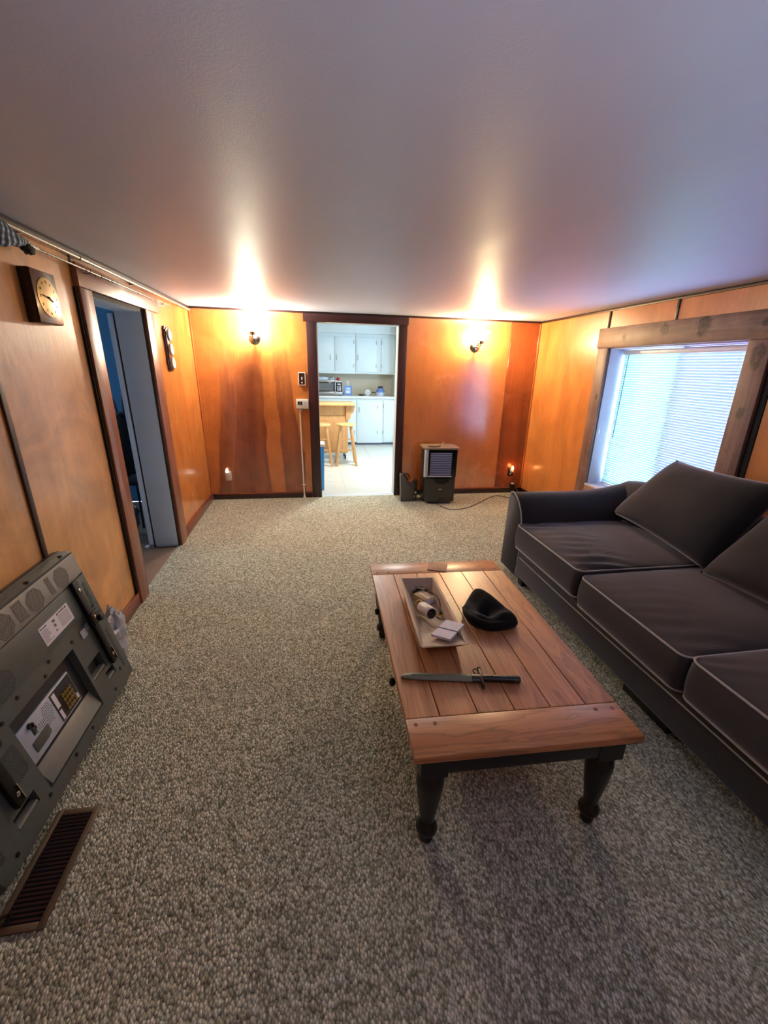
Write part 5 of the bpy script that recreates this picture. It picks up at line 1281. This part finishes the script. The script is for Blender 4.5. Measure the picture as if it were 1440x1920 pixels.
def outlet(x, z, label, plate_mat):
    o = thing('wall_outlet', label, 'outlet', (x, D - 0.0005, z))
    b = B(); box(b, -0.036, 0.036, -0.006, 0.0, -0.058, 0.058); obj('plate', b, plate_mat, o, bevel=0.002)
    for dz in (-0.022, 0.022):
        b = B(); cyl(b, (0, -0.0061, dz), (0, -0.009, dz), 0.015, n=16); rc = obj('receptacle', b, M['ivory_plastic'], o)
        b = B(); box(b, -0.007, -0.005, -0.0098, -0.0091, dz - 0.002, dz + 0.007); box(b, 0.005, 0.007, -0.0098, -0.0091, dz - 0.002, dz + 0.007); obj('slots', b, M['black_plastic'], rc)
    return o
def emit(name, col, s):
    t = NT(name); nz = t.noise(t.coord(), 40, 1); c_ = t.mix(nz, col, tuple(v * 0.9 for v in col[:3]) + (1,))
    t.bsdf((0.8, 0.75, 0.7, 1), 0.3, emis=col, estr=s); return t.m
def night_light(x, z, label, bulb):
    o = thing('night_light', label, 'night light', (x, D - 0.0105, z), group='plug-in night lights')
    b = B(); box(b, -0.017, 0.017, -0.030, -0.001, -0.020, 0.016); obj('body', b, M['white_plastic'], o, bevel=0.004)
    b = B(); lathe(b, [(0.014, 0.0165), (0.017, 0.028), (0.015, 0.045), (0.008, 0.062), (0.002, 0.070)], 16, Matrix.Translation((0, -0.017, 0))); obj('bulb', b, bulb, o, smooth=True)
    return o
outlet(-0.985, 0.292, 'white wall outlet low on the back wall near the left corner', M['ivory_plastic'])
night_light(-0.995, 0.323, 'plug-in night light with a clear pointed bulb in the left-hand outlet', emit('night_bulb_dim', (1.0, 0.86, 0.78, 1), 2.4))
outlet(2.640, 0.285, 'wall outlet low on the back wall behind the glowing night light', M['black_plastic'])
night_light(2.652, 0.305, 'plug-in night light glowing orange near the right corner', emit('night_bulb_orange', (1.0, 0.52, 0.16, 1), 5.0))
nl = bpy.data.lights.new('night_glow', 'POINT'); nl.energy = 0.35; nl.color = (1.0, 0.30, 0.07); nl.shadow_soft_size = 0.02
no_ = bpy.data.objects.new('night_glow', nl); COL.objects.link(no_); no_.location = (2.652, D - 0.075, 0.36)
pa = thing('plug_adapter', 'black plug adapter with a white top at baseboard height in the right corner', 'adapter', (2.668, D - 0.0185, 0.095))
b = B(); box(b, -0.030, 0.030, -0.045, 0.0, -0.035, 0.030); obj('body', b, M['black_plastic'], pa, bevel=0.004)
b = B(); box(b, -0.012, 0.020, -0.040, -0.004, 0.0305, 0.046); obj('top', b, M['white_plastic'], pa, bevel=0.002)

# ------------------------------------------------------------------ DEHUMIDIFIER, bucket, power cord
dh_ = thing('dehumidifier', 'black dehumidifier with a louvred grille standing against the back wall', 'dehumidifier', (1.54, 5.03, 0), (0, 0, -0.03))
M['dh_black'] = pm('dh_black', (22, 23, 27), (15, 16, 19), 16, 0.3)
M['dh_slat'] = pm('dh_slat', (150, 160, 196), (130, 140, 176), 20, 0.35)
M['dh_silver_reflect'] = pm('dh_silver_reflect', (214, 220, 222), (196, 202, 206), 10, 0.25)  # bright tone has the kitchen's reflection painted into the silver
M['dh_top_reflect'] = pm('dh_top_reflect', (150, 126, 104), (130, 108, 90), 10, 0.35)  # tan tone paints the wall's reflection onto the lid
Y0 = -0.125
b = B(); box(b, -0.190, 0.195, Y0 + 0.012, 0.15, 0.022, 0.668); obj('body', b, M['dh_black'], dh_, bevel=0.02, seg=3)
b = B(); prism(b, rrect(0.222, 0.150, 0.07, 6), 0.669, 0.692, lambda a, c_, t_: (a + 0.005, c_ + 0.012, t_)); obj('lid', b, M['dh_top_reflect'], dh_, bevel=0.006)
b = B()
for a_ in ((-0.150, -0.135, 0.335, 0.664), (0.130, 0.192, 0.335, 0.664), (-0.135, 0.130, 0.632, 0.664), (-0.135, 0.130, 0.335, 0.352)): box(b, a_[0], a_[1], Y0 - 0.004, Y0 + 0.0115, a_[2], a_[3])
obj('grille_frame', b, M['gloss_black'], dh_)
b = B(); box(b, -0.135, 0.130, Y0 + 0.008, Y0 + 0.0115, 0.352, 0.632); obj('grille_back', b, M['black_gap'], dh_)
sl_ = None
for k in range(13):
    z = 0.364 + k * 0.0215
    if sl_ is None:
        b = B(); box(b, -0.134, 0.129, -0.0015, 0.0015, -0.0065, 0.0065, Matrix.Rotation(-0.3, 4, 'X')); sl_ = obj('slat', b, M['dh_slat'], dh_); sl_.location = (0, Y0 + 0.002, z)
    else: inst(sl_, 'slat', dh_, (0, Y0 + 0.002, z))
b = B(); tube(b, [(-0.155, Y0 - 0.008, 0.346), (0.138, Y0 - 0.008, 0.342)], 0.007, 8); obj('lower_rail', b, M['dh_silver_reflect'], dh_, smooth=True)
for x, r_, m_ in ((-0.190, 0.016, 'dh_silver_reflect'), (-0.165, 0.0095, 'dh_silver_reflect')):
    b = B(); cyl(b, (x, Y0 + 0.010, 0.338), (x, Y0 + 0.010, 0.667), r_, n=14); obj('side_strip', b, M[m_], dh_, smooth=True)
b = B(); loft(b, [[Vector((x, Y0 + yy - 0.03 * (1 - (x / 0.19) ** 2), z)) for x, yy in ((-0.182, 0.0), (-0.12, 0.0), (-0.06, 0), (0.0, 0.0), (0.06, 0), (0.12, 0.0), (0.186, 0.0))] + [Vector((0.186, Y0 + 0.0115, z)), Vector((-0.182, Y0 + 0.0115, z))] for z in (0.030, 0.10, 0.20, 0.322)]); lower = obj('lower_front', b, M['gloss_black'], dh_, smooth=True, angle=30)
b = B(); prism(b, [(0.095 * math.cos(a), -0.062 * math.sin(a)) for a in [PI * i / 12 for i in range(13)]], Y0 - 0.040, Y0 - 0.020, lambda a, c_, t_: (0.01 + a, t_ , 0.318 + c_)); obj('hand_hold', b, M['black_gap'], lower)
b = B(); box(b, -0.02, 0.02, Y0 - 0.0315, Y0 - 0.0305, 0.185, 0.197); obj('badge', b, M['dh_slat'], lower)
for x, y in ((-0.15, -0.09), (0.16, -0.09), (-0.15, 0.12), (0.16, 0.12)):
    b = B(); cyl(b, (x - 0.009, y, 0.012), (x + 0.009, y, 0.012), 0.012, n=12); obj('caster', b, M['dh_silver_reflect'], dh_)
b = B(); tube(b, smooth_path([(-0.212, 0.0, 0.60), (-0.222, -0.01, 0.57), (-0.222, -0.03, 0.55), (-0.206, -0.04, 0.53)], 4), 0.006, 8); obj('side_handle', b, M['dh_black'], dh_, smooth=True)
st_ = thing('strap', 'black folded strap with a pale end lying on top of the dehumidifier', 'strap', (1.47, 4.98, 0.694))
b = B(); tube(b, smooth_path([(-0.09, -0.02, 0.006), (-0.06, -0.05, 0.008), (-0.02, -0.055, 0.006), (0.02, -0.05, 0.008), (0.05, -0.03, 0.014), (0.07, -0.02, 0.03)], 5), 0.0065, 8); obj('band', b, M['black_plastic'], st_, smooth=True)
b = B(); tube(b, smooth_path([(-0.07, -0.03, 0.005), (0.0, -0.035, 0.004), (0.06, -0.03, 0.010)], 5), 0.006, 8); obj('band', b, M['black_plastic'], st_, smooth=True)
b = B(); cyl(b, (0.05, -0.045, 0.014), (0.098, -0.03, 0.060), 0.004, n=8); obj('pale_end', b, M['ivory_plastic'], st_)

bk = thing('water_bucket', 'grey plastic water bucket with scooped rim standing beside the dehumidifier', 'bucket', (1.17, 5.10, 0))
M['bucket'] = pm('bucket_grey', (92, 88, 84), (76, 72, 70), 14, 0.35)
ol = [(-0.085, 0.004), (0.075, 0.004), (0.080, 0.215), (0.055, 0.205), (0.025, 0.215), (0.0, 0.245), (-0.02, 0.290), (-0.05, 0.325), (-0.10, 0.335)]
b = B(); prism(b, ol, -0.075, 0.085, lambda a, z, t_: (a + (0.0 if t_ < 0 else 0.02), t_, z)); obj('body', b, M['bucket'], bk, bevel=0.008)
ol2 = [(0.0755, 0.02), (0.120, 0.03), (0.125, 0.262), (0.0805, 0.216)]
b = B(); prism(b, ol2, -0.06, 0.085, lambda a, z, t_: (a, t_, z)); obj('side_wall', b, M['dh_black'], bk, bevel=0.004)
b = B(); tube(b, smooth_path([(-0.08, -0.06, 0.325), (-0.06, -0.05, 0.348), (-0.02, -0.03, 0.346), (0.02, 0.0, 0.318), (0.04, 0.03, 0.27)], 5), 0.009, 8); obj('handle', b, M['bucket'], bk, smooth=True)
b = B(); prism(b, [(-0.075, 0.331), (-0.045, 0.318), (-0.018, 0.286), (-0.004, 0.262), (0.0, 0.275), (-0.02, 0.31), (-0.05, 0.340)], -0.055, 0.065, lambda a, z, t_: (a + 0.004, t_, z)); obj('opening_shade', b, M['black_gap'], bk)  # black insert paints the shade inside the bucket, whose body is solid
b = B(); lathe(b, [(0.013, 0.0), (0.013, 0.006), (0.006, 0.009)], 14, Matrix.Translation((0.1005, -0.062, 0.112)) @ Matrix.Rotation(PI / 2, 4, 'X')); obj('float_cap', b, M['white_plastic'], bk, smooth=True)
b = B(); cyl(b, (0.088, -0.063, 0.04), (0.094, -0.063, 0.075), 0.004, n=8); obj('float_arm', b, M['white_plastic'], bk)

b = B(); tube(b, smooth_path([(1.50, 4.885, 0.012), (1.516, 4.84, 0.006), (1.569, 4.69, 0.005), (1.684, 4.645, 0.005), (1.868, 4.722, 0.005), (2.016, 4.842, 0.005), (2.241, 5.05, 0.005), (2.397, 5.158, 0.005), (2.484, 5.101, 0.005), (2.56, 4.99, 0.005), (2.66, 4.99, 0.005), (2.735, 5.12, 0.006), (2.745, 5.25, 0.03), (2.725, 5.28, 0.085), (2.702, 5.282, 0.092)], 6), 0.0045, 8)
tag(obj('power_cord', b, pm('cord_brown', (60, 50, 44), (46, 38, 34), 40, 0.5), None, smooth=True), 'dark power cord snaking across the carpet from the dehumidifier', 'cord')
